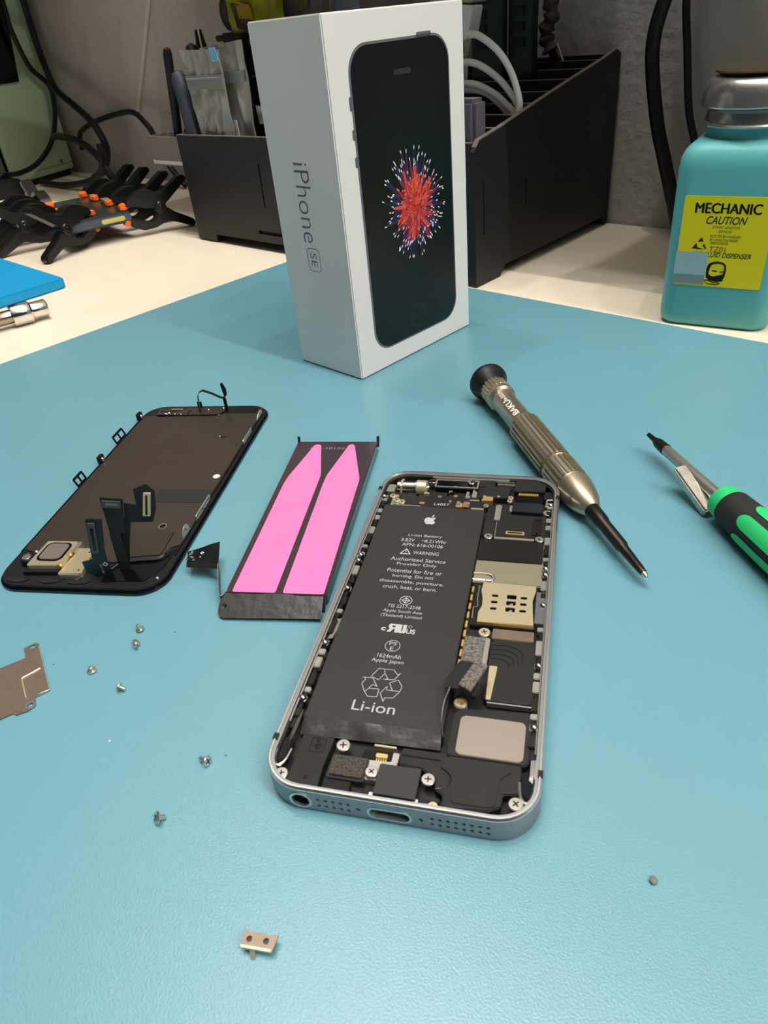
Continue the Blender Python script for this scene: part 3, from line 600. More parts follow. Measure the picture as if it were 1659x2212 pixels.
for u, v in ((-29.3, -50.1), (29.3, -50), (29.3, 50.3), (-29.3, 50.3)):
    obj('antenna_break', G().box(u-(1.0 if u > 0 else .06), u+(.06 if u > 0 else 1.0), v-.75, v+.75, .7, 7.34), M_BLACK, pt)
def part(name, poly, z0, z1, m, bev=.15, par=None, r=0, label=None):
    return obj(name, G().prism(rpoly(poly, r) if r else poly, z0, z1, bev, 2 if bev < .4 else 3), m, par or pt, label=label)
def rect(u0, u1, v0, v1): return [(u0, v0), (u1, v0), (u1, v1), (u0, v1)]
def screw(u, v, z, r, par=None, m=None, a=.4, depth=.9):
    g = G(Matrix.Translation((u, v, z)) @ Matrix.Rotation(a, 4, 'Z')); g.lathe([(r*.55, -depth), (r, -depth*.5), (r, -.12), (r*.9, 0), (r*.25, .02)], 24)
    o = obj('screw', g, m or M_STEEL, par or pt)
    g = G(Matrix.Translation((u, v, z)) @ Matrix.Rotation(a, 4, 'Z'))
    for k in range(2):
        s_ = r*.1; L = r*.5; g.prism([(-L, -s_), (L, -s_), (L, s_), (-L, s_)] if k == 0 else [(-s_, -L), (s_, -L), (s_, L), (-s_, L)], .015, .035)
    obj('cross_slot', g, M_TIP, o, smooth=0); return o
# battery, with its print
bt = part('battery', [(-25.5, 42.3), (6.8, 42.3), (7.3, -42.9), (-24.6, -43.4)], 3.4, 6.35, M_BATT, .55, r=.8)
obj('end_flap', G().sheet((-24.7, -46.9, 4.6), (7.4, -46.1, 4.6), (7.2, -42.6, 6.3), (-24.4, -43.1, 6.3), 16, 4, .28, .25, .5, 3, axis=(0, -.5, .87)), M_BATTF, bt)
BZ = Matrix.Translation((0, 0, 6.36)); g = G(BZ)
bu = -9.3
for s_, v, wd, h in (('Li-ion Battery', 26.7, 10.4, 1.5), ('3.82V      6.21Whr', 24.4, 13.8, 1.5), ('APN: 616-00106', 22.2, 12.3, 1.5), ('Authorized Service', 15.3, 16.2, 1.6), ('Provider Only', 13.0, 11.6, 1.6),
    ('Potential for fire or', 10.1, 15.8, 1.6), ('burning. Do not', 7.7, 11.8, 1.6), ('disassemble, puncture,', 5.3, 18.2, 1.6), ('crush, heat, or burn.', 3.0, 15.2, 1.6), ('TIS 2217-2548', -4.5, 9, 1.25), ('Apple South Asia', -6.5, 10.6, 1.35), ('(Thailand) Limited', -8.3, 11, 1.35),
    ('1624mAh', -22.4, 6.0, 1.3), ('Apple Japan', -24.2, 8.1, 1.45), ('Li-ion', -38.3, 10.2, 2.9)): g.text(s_, wd, h, at=(bu, v), ext=.03)
g.text('WARNING', 7.6, 1.5, at=(bu+1.7, 18.6), ext=.03)
g.box(bu-.6, bu+1.2, 24.6, 24.75, .02, .03); [g.box(bu-.6+k*.7, bu-.2+k*.7, 24.2, 24.35, .02, .03) for k in range(3)]
tri = [(bu-6.1, 17.6), (bu-2.6, 17.6), (bu-4.35, 20.4)]
g.plate(rpoly(tri, .4), [rpoly([(bu-5.55, 17.95), (bu-3.15, 17.95), (bu-4.35, 19.85)], .25)], .0, .03); g.text('!', None, 1.25, at=(bu-4.35, 18.75), ext=.03)
# fruit emblem
ap = catmull([(0, 1.45), (-.55, 1.75), (-1.35, 1.55), (-1.9, .65), (-1.75, -.6), (-1.1, -1.7), (-.5, -1.85), (0, -1.65), (.5, -1.85), (1.1, -1.7), (1.75, -.75), (1.15, -.1), (1.05, .7), (1.6, 1.35), (1.1, 1.75), (.5, 1.65), (0, 1.45)], 4)
g.prism([(bu+.1+p[0]*.98, 34.7+p[1]*.98) for p in ap][:-1], .0, .03)
g.prism(rpoly([(bu+.15, 36.6), (bu+.35, 37.4), (bu+1.0, 38.0), (bu+.95, 37.2), (bu+.6, 36.7)], .3), .0, .03)
g.plate(circ(bu, -2, 1.75, 28), [circ(bu, -2, 1.55, 28)], 0, .03)
g.plate([(bu-1.25, -2), (bu, -3.2), (bu+1.25, -2), (bu, -.8)], [[(bu-.95, -2), (bu-.1, -2.8), (bu-.1, -2.1)], [(bu-.95, -1.9), (bu-.1, -1.9), (bu-.1, -1.15)], [(bu+.95, -2.1), (bu+.1, -2.1), (bu+.1, -2.8)], [(bu+.9, -1.9), (bu+.1, -1.15), (bu+.1, -1.9)]], 0, .03)
# recognised component mark: backward R joined to U, C and US beside it
g.text('c', 1.2, 1.3, at=(bu-3.6, -13.3), ext=.03, bold=.4); g.text('US', 2.4, 1.7, at=(bu+3.6, -13.4), ext=.03, bold=.3)
g.plate([(bu-2.6, -14.2), (bu-1.7, -14.2), (bu-1.0, -13.0), (bu-.6, -13.0), (bu-.6, -14.2), (bu+.3, -14.2), (bu+.3, -13.9), (bu+.6, -14.2), (bu+2.0, -14.2), (bu+2.3, -13.8), (bu+2.3, -11.2), (bu+1.4, -11.2), (bu+1.4, -13.5), (bu+1.1, -13.5), (bu+1.1, -11.2), (bu-2.0, -11.2), (bu-2.4, -11.6), (bu-2.4, -12.5), (bu-2.0, -12.9)], [[(bu-1.5, -12.4), (bu-.6, -12.4), (bu-.6, -11.8), (bu-1.5, -11.8)]], 0, .03)
g.plate(circ(bu+3.2, -11.7, .5, 16), [circ(bu+3.2, -11.7, .4, 16)], 0, .03)
g.plate(circ(bu+.1, -18.9, 1.95, 32), [circ(bu+.1, -18.9, 1.8, 32)], 0, .03); g.text('PS', 1.9, 1.2, at=(bu+.1, -18.1), ext=.03); g.text('E', .9, 1.2, at=(bu+.1, -19.8), ext=.03)
# recycling triangle of three outlined folded arrows
for ln in ([ (-12.14, -29.38), (-10.85, -26.68), (-9.44, -26.72), (-9.05, -28.03), (-10.13, -30.23), (-12.14, -29.38) ], [ (-9.44, -26.72), (-7.11, -26.59), (-5.89, -28.08), (-5.26, -27.45), (-6.42, -29.66), (-9.24, -29.92), (-7.94, -29.62), (-9.05, -28.03) ], [ (-11.89, -33.10), (-12.57, -34.19), (-13.85, -31.92), (-13.18, -30.25), (-14.04, -29.92), (-11.62, -29.83), (-9.96, -32.28), (-11.14, -31.74), (-11.89, -33.10) ], [ (-12.57, -34.19), (-11.56, -35.47), (-9.31, -35.29), (-9.34, -32.94), (-11.89, -33.10) ], [ (-6.09, -32.94), (-7.32, -30.74), (-5.35, -29.57), (-4.08, -31.44), (-4.33, -33.00), (-6.09, -32.94) ], [ (-4.33, -33.00), (-5.49, -35.02), (-7.43, -35.32), (-7.57, -36.40), (-8.81, -34.04), (-7.57, -31.81), (-7.49, -32.99), (-6.09, -32.94) ]):
    for a, b in zip(ln, ln[1:]):
        a = Vector(a); b = Vector(b); d = (b-a).normalized()*.08; nn = Vector((-d.y, d.x))
        g.add([(*(a-d-nn), .03), (*(b+d-nn), .03), (*(b+d+nn), .03), (*(a-d+nn), .03)], [(0, 1, 2, 3)])
obj('printed_text', g, M_INK, bt, smooth=0, label='grey printed warnings, marks and recycling symbol')

# top end
g = G(); T = P3((0, 0, 0), (0, 1, 0), (0, 0, 1))
mo = obj('vibration_motor', G().lathe([(1.9, 0), (2.3, .3), (2.3, 6), (2.6, 6.2), (2.6, 9.2), (2.2, 9.5), (1.2, 9.8), (1.2, 11)], 28, Matrix.Translation((-24, 54.6, 5.0)) @ Matrix.Rotation(R(90), 4, 'Y')), M_CHROME, pt)
obj('weight', G().lathe([(2.4, 0), (2.75, .3), (2.75, 3.4), (2.4, 3.7)], 28, Matrix.Translation((-17.4, 54.4, 5.1)) @ Matrix.Rotation(R(90), 4, 'Y')), M_NICK, mo)
obj('strap', G().ribbon([(-22.2, 57.4, 5), (-22.2, 56.6, 7), (-22.2, 54.6, 7.6), (-22.2, 52.4, 7), (-22.2, 51.6, 4.5)], (.35, 0, 0), .2), M_NICK, mo)
ep = part('earpiece_channel', rect(-11.2, 2.9, 55.3, 59.3), 3.4, 5.6, M_BLACKG, .3); obj('channel_edge', G().plate(rect(-11.4, 3.1, 55.1, 59.5), [rect(-10.9, 2.6, 55.6, 59.0)], 5.2, 5.7), M_SILV, ep)
part('upper_bracket', rect(-12.8, 13, 59.6, 60.4), 3.4, 6.3, M_SILV, .15)
part('spring_contacts', rect(8.6, 15, 58.9, 59.5), 3.4, 6.1, M_RIM, .15); part('spring_contacts', rect(9.2, 15, 57.8, 58.4), 3.4, 5.9, M_SILV, .15)
sb = part('upper_board', [(-24.8, 43.0), (6.4, 43.0), (6.4, 53.2), (-24.8, 52)], 3.4, 4.7, M_BOARD, .15)
for nm, rc, z, m in (('metal_tab', rect(-24.2, -20, 43.4, 47.4), 5.1, M_STEEL), ('metal_tab', rect(-20, -14.2, 42.9, 44.6), 5.0, M_SPKGREY), ('metal_tab', rect(2.2, 6.2, 43.2, 45.0), 5.1, M_SPKGREY),
    ('gold_pad', rect(-2.9, -.8, 45, 47.3), 5.0, M_GOLD), ('gold_pad', rect(-.6, 1.4, 44.8, 47.8), 5.3, mat('copper_pad', 'C79A7A', .4, .8)), ('gold_pad', rect(-4.4, -3.2, 50.9, 51.9), 4.85, M_GOLD), ('solder_dot', rect(-7, -6.4, 51.6, 52.2), 4.85, M_RIM),
    ('chip', rect(-.4, .6, 49.6, 53.6), 5.3, M_STEEL), ('gold_pad', rect(-15, -13.2, 45.6, 46.9), 4.9, mat('copper_pad', 'C79A7A', .4, .8))): part(nm, rc, 4.5, z, m, .1, sb)
obj('printed_code', G().text('L4057', 5, 1.3, at=(-7.6, 46.2), M=Matrix.Translation((0, 0, 4.72)), ext=.02), M_INK, sb, smooth=0)
for u, v in ((-22.6, 46.3), (-20.6, 45.4), (-24.3, 48.6)): screw(u, v, 5.6, 1.1, m=M_NICK)
fc = part('front_camera_flex', [(4.6, 50.4), (13.6, 50.6), (13.6, 57), (5.6, 57.2)], 3.4, 5.5, M_BLACKM, .2)
for rc, z, m in ((rect(4.9, 8.6, 48.6, 51.0), 5.6, mat('tan_pad', 'B79B6A', .4, .5)), (rect(1.6, 3.1, 50.3, 53.8), 5.4, M_SILV), (rect(1.2, 4.4, 48.4, 49.2), 5.3, M_STEEL), (circ(6.8, 45.9, .95, 16), 5.6, M_RIM), (circ(10.2, 51.2, .55, 14), 5.75, M_STEEL)): part('contact', rc, 3.6, z, m, .1, fc)
ca = part('camera_shroud', rpoly([(15, 53.6), (24.9, 54.2), (24.9, 61), (15.2, 60.9)], .6), 3.4, 6.3, M_BLACKM, .3)
part('camera_flex', rect(15.6, 24.3, 48.3, 53.6), 3.4, 5.4, M_BLACKG, .3, ca)
am = part('flex_contacts', rect(16.4, 22.8, 52.2, 53.3), 5.2, 5.85, M_AMBER, .08, ca); [part('contact', rect(16.8+k*.62, 17.1+k*.62, 52.1, 53.4), 5.6, 5.95, M_GOLD, 0, ca) for k in range(10)]
cm = part('camera_module', rpoly([(15.2, 42.7), (24.6, 42.7), (24.3, 47.8), (15.2, 47.8)], .8), 3.4, 6.2, mat('camera_navy', '1A1F2B', .35), .4)
part('camera_edge', rect(14.3, 15.2, 43.4, 46.8), 3.4, 5.6, M_SILV, .15, cm)
for u, v in ((14.2, 50.6), (14.0, 48.8)): screw(u, v, 5.9, .9, m=M_NICK)
obj('corner_clip', G().tube([(27.4, 50.2, 5.9), (25.6, 50.0, 5.9), (25.4, 46.4, 5.9), (27.6, 46.2, 5.9)], .35, 8), M_SILV, pt)
for u, v in ((.6, 58.1), (-12.6, 57.6)): screw(u, v, 6.2, 1.3, m=M_CHROME)
# main board shield with connectors
lb = part('logic_board', [(7.4, 30.4), (26.2, 30.4), (26.2, 42.2), (14.9, 42.4), (14.6, 47.8), (7.6, 46.4)], 3.4, 5.2, M_BOARD, .2)
cv = part('board_connector', rpoly(rect(10.1, 11.9, 38, 46.2), .4), 5.1, 5.9, M_SILV, .2, lb)
part('board_connector', rpoly(rect(14.2, 19.8, 31.6, 33.2), .3), 5.1, 5.6, M_GOLD, .15, lb); part('connector_slot', rect(14.8, 19.2, 32.1, 32.7), 5.55, 5.64, M_BLACK, 0, lb)
obj('connector_outline', G().plate(rect(22.0, 24.6, 32, 40.2), [rect(22.5, 24.1, 32.6, 39.6)], 5.1, 5.5), M_TIP, lb); part('connector_outline', rect(22.9, 23.7, 33, 39.2), 5.1, 5.6, M_TIP, .1, lb)
part('shield_seam', rect(11.0, 11.2, 30.6, 38), 5.15, 5.3, M_STEEL, 0, lb)
part('side_board', rect(7.4, 10.8, 31, 37.6), 5.1, 5.35, M_BLACKM, .1, lb)
part('shield_strip', rect(11, 22.8, 29.3, 30.3), 3.4, 5.4, M_SPKGREY, .1)
screw(26.0, 43.4, 5.9, 1.35, m=M_STEEL); screw(9.3, 29.7, 5.9, 1.3, m=M_STEEL); screw(24.3, 29.7, 5.9, 1.3, m=M_STEEL)
sc_ = part('shield_can', [(7.2, 9.2), (26.0, 9.2), (26.0, 28.6), (7.2, 28.6)], 3.4, 5.3, mat('shield_can_metal', 'A8A38C', .34, .65, bump=(900, .12, .12)), .25)
part('shield_tape', rpoly(rect(7.3, 25.7, 18.7, 28.7), .4), 5.25, 5.6, mat('shiny_black_tape', '1B1A1C', .22, bump=(500, .15, .2)), .2, sc_)
obj('raised_rib', G().tube(catmull([(7.2, 12.6, 5.3), (11.2, 12.6, 5.3), (12.7, 11.6, 5.3), (12.4, 10.1, 5.3), (11, 9.8, 5.3)], 6), .55, 10), M_RIM, sc_)
obj('raised_rib', G().tube([(7.2, 10.2, 5.3), (10.6, 10.2, 5.3)], .3, 8), M_RIM, sc_)
# SIM reader
part('reader_base', [(8.6, -7.4), (25.2, -7.4), (25.2, 8.9), (8.6, 8.6)], 3.4, 5.1, M_BLACK, .2)
sl = [rrect(u, v, 1.75, .95, .4, 4) for u in (14.1, 21.7) for v in (3.3, .85, -1.7)]+[rrect(18.5, v, 2.5, 1.7, .35, 4) for v in (3.3, .9, -1.6)]
sr = obj('card_reader', G().plate([(10.5, 8.5), (24.6, 8.4), (24.7, 6.6), (24.0, 2.5), (24.3, -1.5), (24.8, -7.0), (10.5, -6.7), (10.4, -3.6), (11.1, -.9), (10.9, 2.1), (10.2, 5.2)], sl, 5.75, 6.1), M_NICK, pt)
obj('reader_lip', G().box(10.5, 24.8, -7.1, -6.75, 4.6, 6.1), M_GOLD, sr)
for v in (.9, -1.6): part('contact_tongue', [(17.9, v-.7), (19.2, v-.7), (18.9, v+.6), (18.2, v+.2)], 5.3, 5.7, M_STEEL, .1, sr)
obj('reader_spring', G().tube([(9.5, 7.5, 5.5), (9.5, 2, 5.7), (9.9, -.6, 5.5), (9.6, -1.2, 5.6), (8.9, -1.2, 5.6), (9.0, -5.5, 5.5)], .16, 6), M_SILV, pt)
part('card_tray', rpoly(rect(24.9, 28.2, -5.7, 6.3), .3), 3.0, 6.0, mat('tray_grey', '6F7076', .5, .6, bump=(3000, .1, .05)), .15)
part('metal_plate', rect(14.7, 25.1, -11.3, -7.6), 3.4, 4.8, M_BRONZE, .15)
screw(12.8, -10.4, 6.0, 1.5, m=M_NICK)
fb = part('cover_bracket', rect(8.2, 14.5, -21.3, -11.8), 3.4, 5.5, M_SILV, .25); part('foam_pad', rect(8.4, 13.3, -21, -12.4), 5.4, 6.1, M_FOAMG, .15, fb)
for k in range(9): part('edge_contact', rect(7.55, 8.1, 6-k*3.4-1.2, 6-k*3.4+1.2), 3.6, 5.5, M_GOLD, .1)
pn = part('black_shield', rpoly([(14.9, -31.9), (26.2, -31.9), (26.2, -12), (14.9, -11.6)], 1.6), 3.4, 5.4, M_BLACKM, .3)
for k in range(4): obj('emboss_line', G().tube(catmull([(15.2, -14.2-k*1.5, 5.4), (19-k*.5, -14.0-k*1.5, 5.4), (22.3-k*.9, -15.4-k*1.4, 5.4), (23-k*1.0, -19-k*.8, 5.4)], 5), .13, 5), M_BLACK, pn)
part('bright_edge', rect(15.8, 26.2, -32.3, -31.9), 4, 5.5, M_RIM, .1, pn)
part('gold_strip', [(15.5, -31.6), (16.6, -31.6), (17.2, -22.2), (17.2, -21.3), (15.3, -21.3)], 5.3, 5.9, M_NICK, .12)
# battery connector bent up out of its socket
bc = obj('battery_connector', G().ribbon(catmull([(7.6, -44, 5.0), (6.6, -40, 5.6), (6.6, -36, 6.8), (7.4, -32.6, 8.0)], 6), [(.15, .1, 1.5)]*19, .25), M_BATTF, pt)
MT = Matrix.Translation((.5, -2.2, 7.4)) @ Matrix.Rotation(R(-7), 4, 'Y') @ Matrix.Translation((0, 0, 0))
obj('connector_flex', G(MT).prism(rpoly([(8.3, -21.8), (12.4, -22.4), (15.4, -23.7), (12.6, -29.5), (9.4, -30.4), (6.2, -30.2), (5.9, -31.2), (5.7, -28)], .4), .7, 1.0, .08), M_FLEX, bc)
obj('foam_pad', G(MT).prism([(12.2, -22.4), (15.3, -23.7), (12.2, -31.7), (9.2, -29.8)], 1.0, 1.9, .12), M_FOAMG, bc)
obj('connector_block', G(MT).prism([(12.6, -28.4), (14.4, -28.0), (13.2, -32.2), (11.6, -31.8)], -.9, .7, .15), M_BLACK, bc)
po = obj('screw_post', G().lathe([(1.6, 3.4), (1.6, 5.6), (1.35, 5.9), (.9, 5.9), (.9, 4.6), (.01, 4.6)], 28, Matrix.Translation((10, -33.4, 0))), M_NICK, pt)
# loudspeaker
ls = part('loudspeaker', rpoly([(9.0, -47.8), (26.3, -47.8), (26.3, -33.6), (11.0, -34.6), (9.0, -36)], 1.2), 3.4, 5.6, M_BLACKM, .35)
part('speaker_plate', rrect(17.9, -42, 14.4, 10.4, 1.4, 5), 5.5, 5.85, M_SPKGREY, .12, ls)
lc = part('speaker_chamber', [(-.5, -47.5), (8.6, -47.5), (8.6, -48), (24.9, -48), (24.9, -54.8), (21.7, -55.2), (21.5, -58.0), (19.3, -59.3), (10.0, -60.2), (9.8, -57.3), (8.0, -56.3), (7.8, -53.8), (4.6, -52.1), (-.5, -51.7)], 3.4, 5.9, M_BLACKM, .3)
part('chamber_step', rpoly([(10.5, -49.5), (23.6, -49.5), (20.8, -52), (20.6, -58), (19, -58.8), (11.5, -58.8)], 1), 5.8, 6.15, M_BLACKM, .15, lc)
part('chamber_ridge', rect(-.2, 8.2, -49.6, -49.2), 5.8, 6.2, M_BLACK, .1, lc)
obj('chamber_seam', G().tube(catmull([(8.5, -51.2, 5.95), (10.4, -52.4, 5.95), (10.9, -54.2, 5.95), (9.8, -55.6, 5.95), (8.2, -56.2, 5.95)], 5), .12, 6), M_BLACKG, lc)
# bottom end
jm = part('jack_module', rpoly([(-23.2, -47.4), (-15.9, -47.7), (-16.4, -55), (-16.2, -60.2), (-23.1, -59.7)], .3), 3.0, 6.0, M_BLACKM, .2)
obj('square_mark', G().plate(rrect(-19.2, -50.1, 3.4, 3.6, .5, 3), [rrect(-19.2, -50.1, 3.1, 3.3, .4, 3)], 5.98, 6.06), M_BLACKG, jm)
obj('pin', G().cyl((-19.1, -50.3), .75, 5.9, 6.12, 18, .05), M_BLACKG, jm); obj('pin', G().cyl((-19.3, -48.9), .35, 5.9, 6.1, 12, .04), M_BLACKG, jm); obj('pin', G().cyl((-19.4, -58.2), .45, 5.9, 6.1, 14, .05), M_BLACKG, jm)
fp = part('cover_bracket', rpoly(rect(-15.3, -7.0, -57.0, -51.2), .5), 3.4, 5.5, mat('navy_edge', '20242D', .4), .2); part('foam_pad', rpoly(rect(-14.8, -7.4, -56.5, -51.7), .3), 5.4, 6.1, M_FOAM, .15, fp)
part('flex_block', rpoly(rect(-15.5, -9.6, -60.3, -57.2), .5), 3.4, 5.3, M_BLACKG, .4)
lv_ = part('port_cover', rpoly(rect(-4.4, 4.5, -59.4, -52.2), .4), 3.4, 6.0, mat('black_fabric_tape', '29282A', .5, bump=(1200, .2, .15)), .4)
for u in (-4.9, 4.6): part('cover_foot', rect(u-.4, u+.4, -60.2, -58.8), 3.4, 5.4, M_RIM, .1, lv_)
part('silver_bracket', [(-7.6, -51.3), (-1.2, -51.0), (-.9, -52.2), (-4.5, -52.3), (-4.6, -56), (-7.2, -56)], 3.4, 5.3, M_SILV, .15)
cb = part('connector_seat', rpoly(rect(-9.0, -1.6, -51.0, -48.4), .6), 3.4, 4.9, M_BLACKG, .25); part('board_connector', rpoly(rect(-6.0, -3.4, -50.5, -49.4), .3), 4.8, 5.4, M_GOLD, .12, cb)
for k in range(5): part('contact', rect(-5.8+k*.5, -5.55+k*.5, -51.2, -50.5), 4.8, 5.05, M_GOLD, 0, cb)
part('seat_frame', rect(-2.4, -1.0, -51.2, -48.6), 3.4, 5.2, M_SILV, .15); part('metal_tab', rect(-7, -2, -47.6, -47.1), 3.4, 5.2, M_NICK, .1)
part('metal_tab', rect(-8.4, -4.9, -60.3, -59.6), 3.4, 4.9, M_NICK, .1); part('metal_tab', rect(6.3, 9.5, -60.6, -59.2), 3.4, 5.0, M_RIM, .1)
part('label_tab', rect(6.9, 9.2, -58.8, -57.8), 3.4, 5.2, M_BLACK, .1)
rq = random.Random(12)
for k in range(26):
    u, v = rq.uniform(-24, 14), rq.uniform(43.8, 58.5); d1, d2 = rq.uniform(.25, .9), rq.uniform(.25, .8)
    part('chip', rect(u-d1, u+d1, v-d2, v+d2), 4.4, rq.uniform(4.9, 5.9), rq.choice([M_STEEL, M_NICK, M_TIP, M_SILV, M_BLACKG, M_CHROME]), .12, sb)
screw(-13.4, -49.5, 6.6, 1.55, a=.2); screw(-5.8, -54.6, 6.2, 1.4, a=.9); screw(-24.8, -58.2, 6.2, 1.45, a=.3); screw(6.3, -54.4, 6.2, 1.45, a=.1); screw(24.4, -57.0, 6.3, 1.5, a=.75); screw(8.2, -60.0, 5.7, 1.1, m=M_NICK)
# side rails: long dark strips with small metal clips
for sx in (-1, 1):
    rail = part('side_rail', rect(min(sx*27.5, sx*26.4), max(sx*27.5, sx*26.4), -46, 47), 3.4, 5.4, M_BLACK, .15)
    obj('rail_lip', G().tube([(sx*27.5, -45, 6.2), (sx*27.5, 46, 6.2)], .22, 6), M_SILV, rail)
    rr = random.Random(5+sx)
    for v, L, m in ((47, 3.4, M_SILV), (43, 1.6, M_TIP), (39.5, 2.2, M_STEEL), (36, 2.4, M_STEEL), (32.4, 2.6, M_TIP), (29, 3.6, M_SILV), (24, 3.5, M_TIP), (20.5, 1.4, M_STEEL), (16.8, 1.8, M_STEEL), (13.6, 1.4, M_CHROME), (9.5, 4, M_SILV), (5.0, 2.2, M_TIP), (1.6, 1.8, M_STEEL), (-3.4, 3.5, M_TIP), (-7.5, 1.6, M_STEEL), (-14, 5, M_TIP if sx < 0 else M_SILV), (-19.8, 1.8, M_CHROME), (-23, 2, M_SILV), (-26.5, 3.4, M_SILV), (-31.5, 4, M_TIP), (-35, 1.6, M_STEEL), (-38, 1.8, M_CHROME), (-42, 2.4, M_TIP)):
        part('rail_clip', rect(min(sx*27.6, sx*25.8), max(sx*27.6, sx*25.8), v-L/2, v+L/2), 4.4, 5.9+rr.uniform(-.4, .35), m, .2, rail)
    for v in (47, 16, 13.4, 1.2, -20, -38): obj('rail_screw', G().sphere((sx*26.8, v, 5.9), .95, 8), M_CHROME, rail)
obj('antenna_strip', G().ribbon(catmull([(-25.6, -10.5, 5.6), (-25.6, -14.5, 5.9), (-26.1, -18, 5.6)], 5), (.7, 0, .2), .15), M_SPKGREY, pt)
obj('antenna_strip', G().ribbon(catmull([(-25.9, -41.4, 5.8), (-25.7, -45, 6.0), (-26.2, -49.5, 5.5)], 5), (.55, 0, .3), .15), M_RIM, pt)
obj('antenna_strip', G().ribbon(catmull([(27.4, -46.2, 5.9), (27.4, -50, 5.9), (27.1, -51.4, 5.5)], 5), (.7, 0, .2), .15), M_RIM, pt)
for sx in (-1, 1):
    u = sx
    obj('corner_liner', G().prism([(u*26.9, -48.6), (u*25.1, -49), (u*25.3, -54.2), (u*26.4, -55.6), (u*27.6, -54.6), (u*27.8, -49.4)], 3.4, 5.6, .3), M_BLACKG, pt)
    obj('corner_liner_edge', G().tube(catmull([(u*24.7, -52, 5.9), (u*25.1, -55, 6.0), (u*26.2, -56.4, 6.0), (u*27.6, -55.4, 6.0), (u*28.0, -52.5, 6.0)], 6), .42, 8), M_RIM, pt)
for u in (-25.9, 25.9): part('corner_block', rpoly(rect(u-1.4, u+1.4, 51, 55.5), .4), 3.4, 5.4, M_SILV if u < 0 else M_BLACK, .25)

# ------------------------------------------------------------------ detached display lying face down
dt = thing('display_assembly', 'detached phone display lying face down with raised flex cables', 'display', (-221.5, 99.7, 0), R(33.2))
def dp(name, poly, z0, z1, m, bev=.12, par=None, r=0, label=None): return obj(name, G().prism(rpoly(poly, r) if r else poly, z0, z1, bev, 2), m, par or dt, label=label)
dp('front_glass', rrect(0, 0, 57.4, 122, 9, 8), 0, 1.3, M_BLACKG, .3)
dfm = dp('plastic_frame', rrect(0, 0, 56.0, 120.6, 8.4, 8), 1.3, 2.1, M_BLACK, .25)
pl_ = dp('back_plate', [(-27.0, -43.0), (-26.6, 50.4), (-21.4, 50.4), (-20, 49.9), (7.2, 50.6), (10, 52.2), (24.9, 52.2), (26.2, 46), (26.6, -38.5), (24.0, -40.2), (22.6, -44.8), (11, -46.6), (8, -48.5), (-14, -46), (-14, -44.5), (-22, -44.5)], 2.1, 2.55, M_DPLATE, .1)
dp('dark_patch', rpoly([(6, -6.9), (26.3, -6.7), (26.3, -15), (6, -15)], .3), 2.52, 2.64, M_DPLATE2, .03, pl_)
dp('cover_shield', rpoly([(6.3, -32.0), (21.8, -31.8), (22.3, -44.5), (10.6, -46.2), (7.8, -45.6)], .8), 2.5, 2.95, mat('dim_shield', '544C43', .42, .8, bump=(900, .06, .05)), .1, pl_)
obj('white_dot', G().cyl((24.2, 2), 1.35, 2.5, 2.72, 20, .05), M_INKW, pl_, label='round white adhesive dot')
obj('plate_hole', G().cyl((16.3, -29.1), 1.15, 2.5, 2.62, 20, .03), M_BLACKG, pl_); obj('hole_ring', G().plate(circ(16.3, -29.1, 1.45, 24), [circ(16.3, -29.1, 1.15, 24)], 2.5, 2.68), M_SPKGREY, pl_)
obj('plate_slot', G().prism(rrect(16.4, 31.5, 2.6, 1.0, .3, 3), 2.5, 2.65, .03), M_BLACKG, pl_); obj('slot_rivet', G().sphere((15.0, 31.7, 2.7), .45, 6), M_RIM, pl_)
# top: earpiece window and bracket with sensor flex
dp('earpiece_window', rrect(17.2, 55.2, 11.6, 6.2, 2.2, 5), 2.05, 2.35, mat('window_black', '08080A', .3), .08, dfm)
tb = dp('top_bracket', [(-21.5, 50.6), (-21.5, 56.6), (-14, 57.2), (-13, 55.4), (-9.6, 55.4), (-9, 57.4), (8.6, 57.0), (9.2, 54.4), (7.4, 51.0), (-3, 50.6)], 2.1, 2.9, mat('bracket_grey', '5B534D', .4, .8), .12)
dp('bracket_gap', rect(-20.5, -12.8, 53.6, 54.4), 2.85, 2.98, M_BLACKG, 0, tb); dp('bracket_gap', rect(-7.6, -6.2, 51.4, 54.6), 2.85, 2.98, M_BLACKG, 0, tb); dp('bracket_gap', rect(-20, 6.6, 50.2, 50.7), 2.5, 2.98, M_BLACKG, 0, tb)
dp('bracket_bar', rect(-16, -10.4, 54.8, 55.8), 2.9, 3.3, M_SPKGREY, .1, tb)
for u, v, r_ in ((-15.6, 52.0, .7), (-17.2, 51.6, .5), (-16.4, 51.0, .5), (-12.6, 51.2, .45), (-9.8, 51, .4), (1.6, 54.6, .65), (8.2, 55.8, .8), (8.0, 49.9, .3)): obj('solder_blob', G().sphere((u, v, 2.95), r_, 6), M_RIM, tb)
e = Vector((.98, .196, 0)); zz = Vector((0, 0, 1)); o0 = Vector((-2, 53.2, 0)); nrm = e.cross(zz)
def dpt(s_, z, off=0, o_=None): v = (o_ or o0)+e*s_+zz*z+nrm*off; return (v.x, v.y, v.z)
tf = obj('sensor_flex', G().ribbon([dpt(.4, 2.4), dpt(.6, 6), dpt(1.0, 10.4), dpt(2.0, 12.0), dpt(3.6, 12.7), dpt(7, 11.0), dpt(10.6, 8.6), dpt(12.2, 8.4), dpt(12.9, 9.4)], tuple(nrm*.85), .22), M_FLEX, dt)
obj('flex_end', G().prism(rpoly([(12.2, 8.8), (13.4, 9.4), (13.6, 12), (12.6, 15.2), (11.6, 15.0), (11.9, 12)], .4), -.5, .5, .15, M=P3(o0, e, zz)), M_BLACKM, tf)
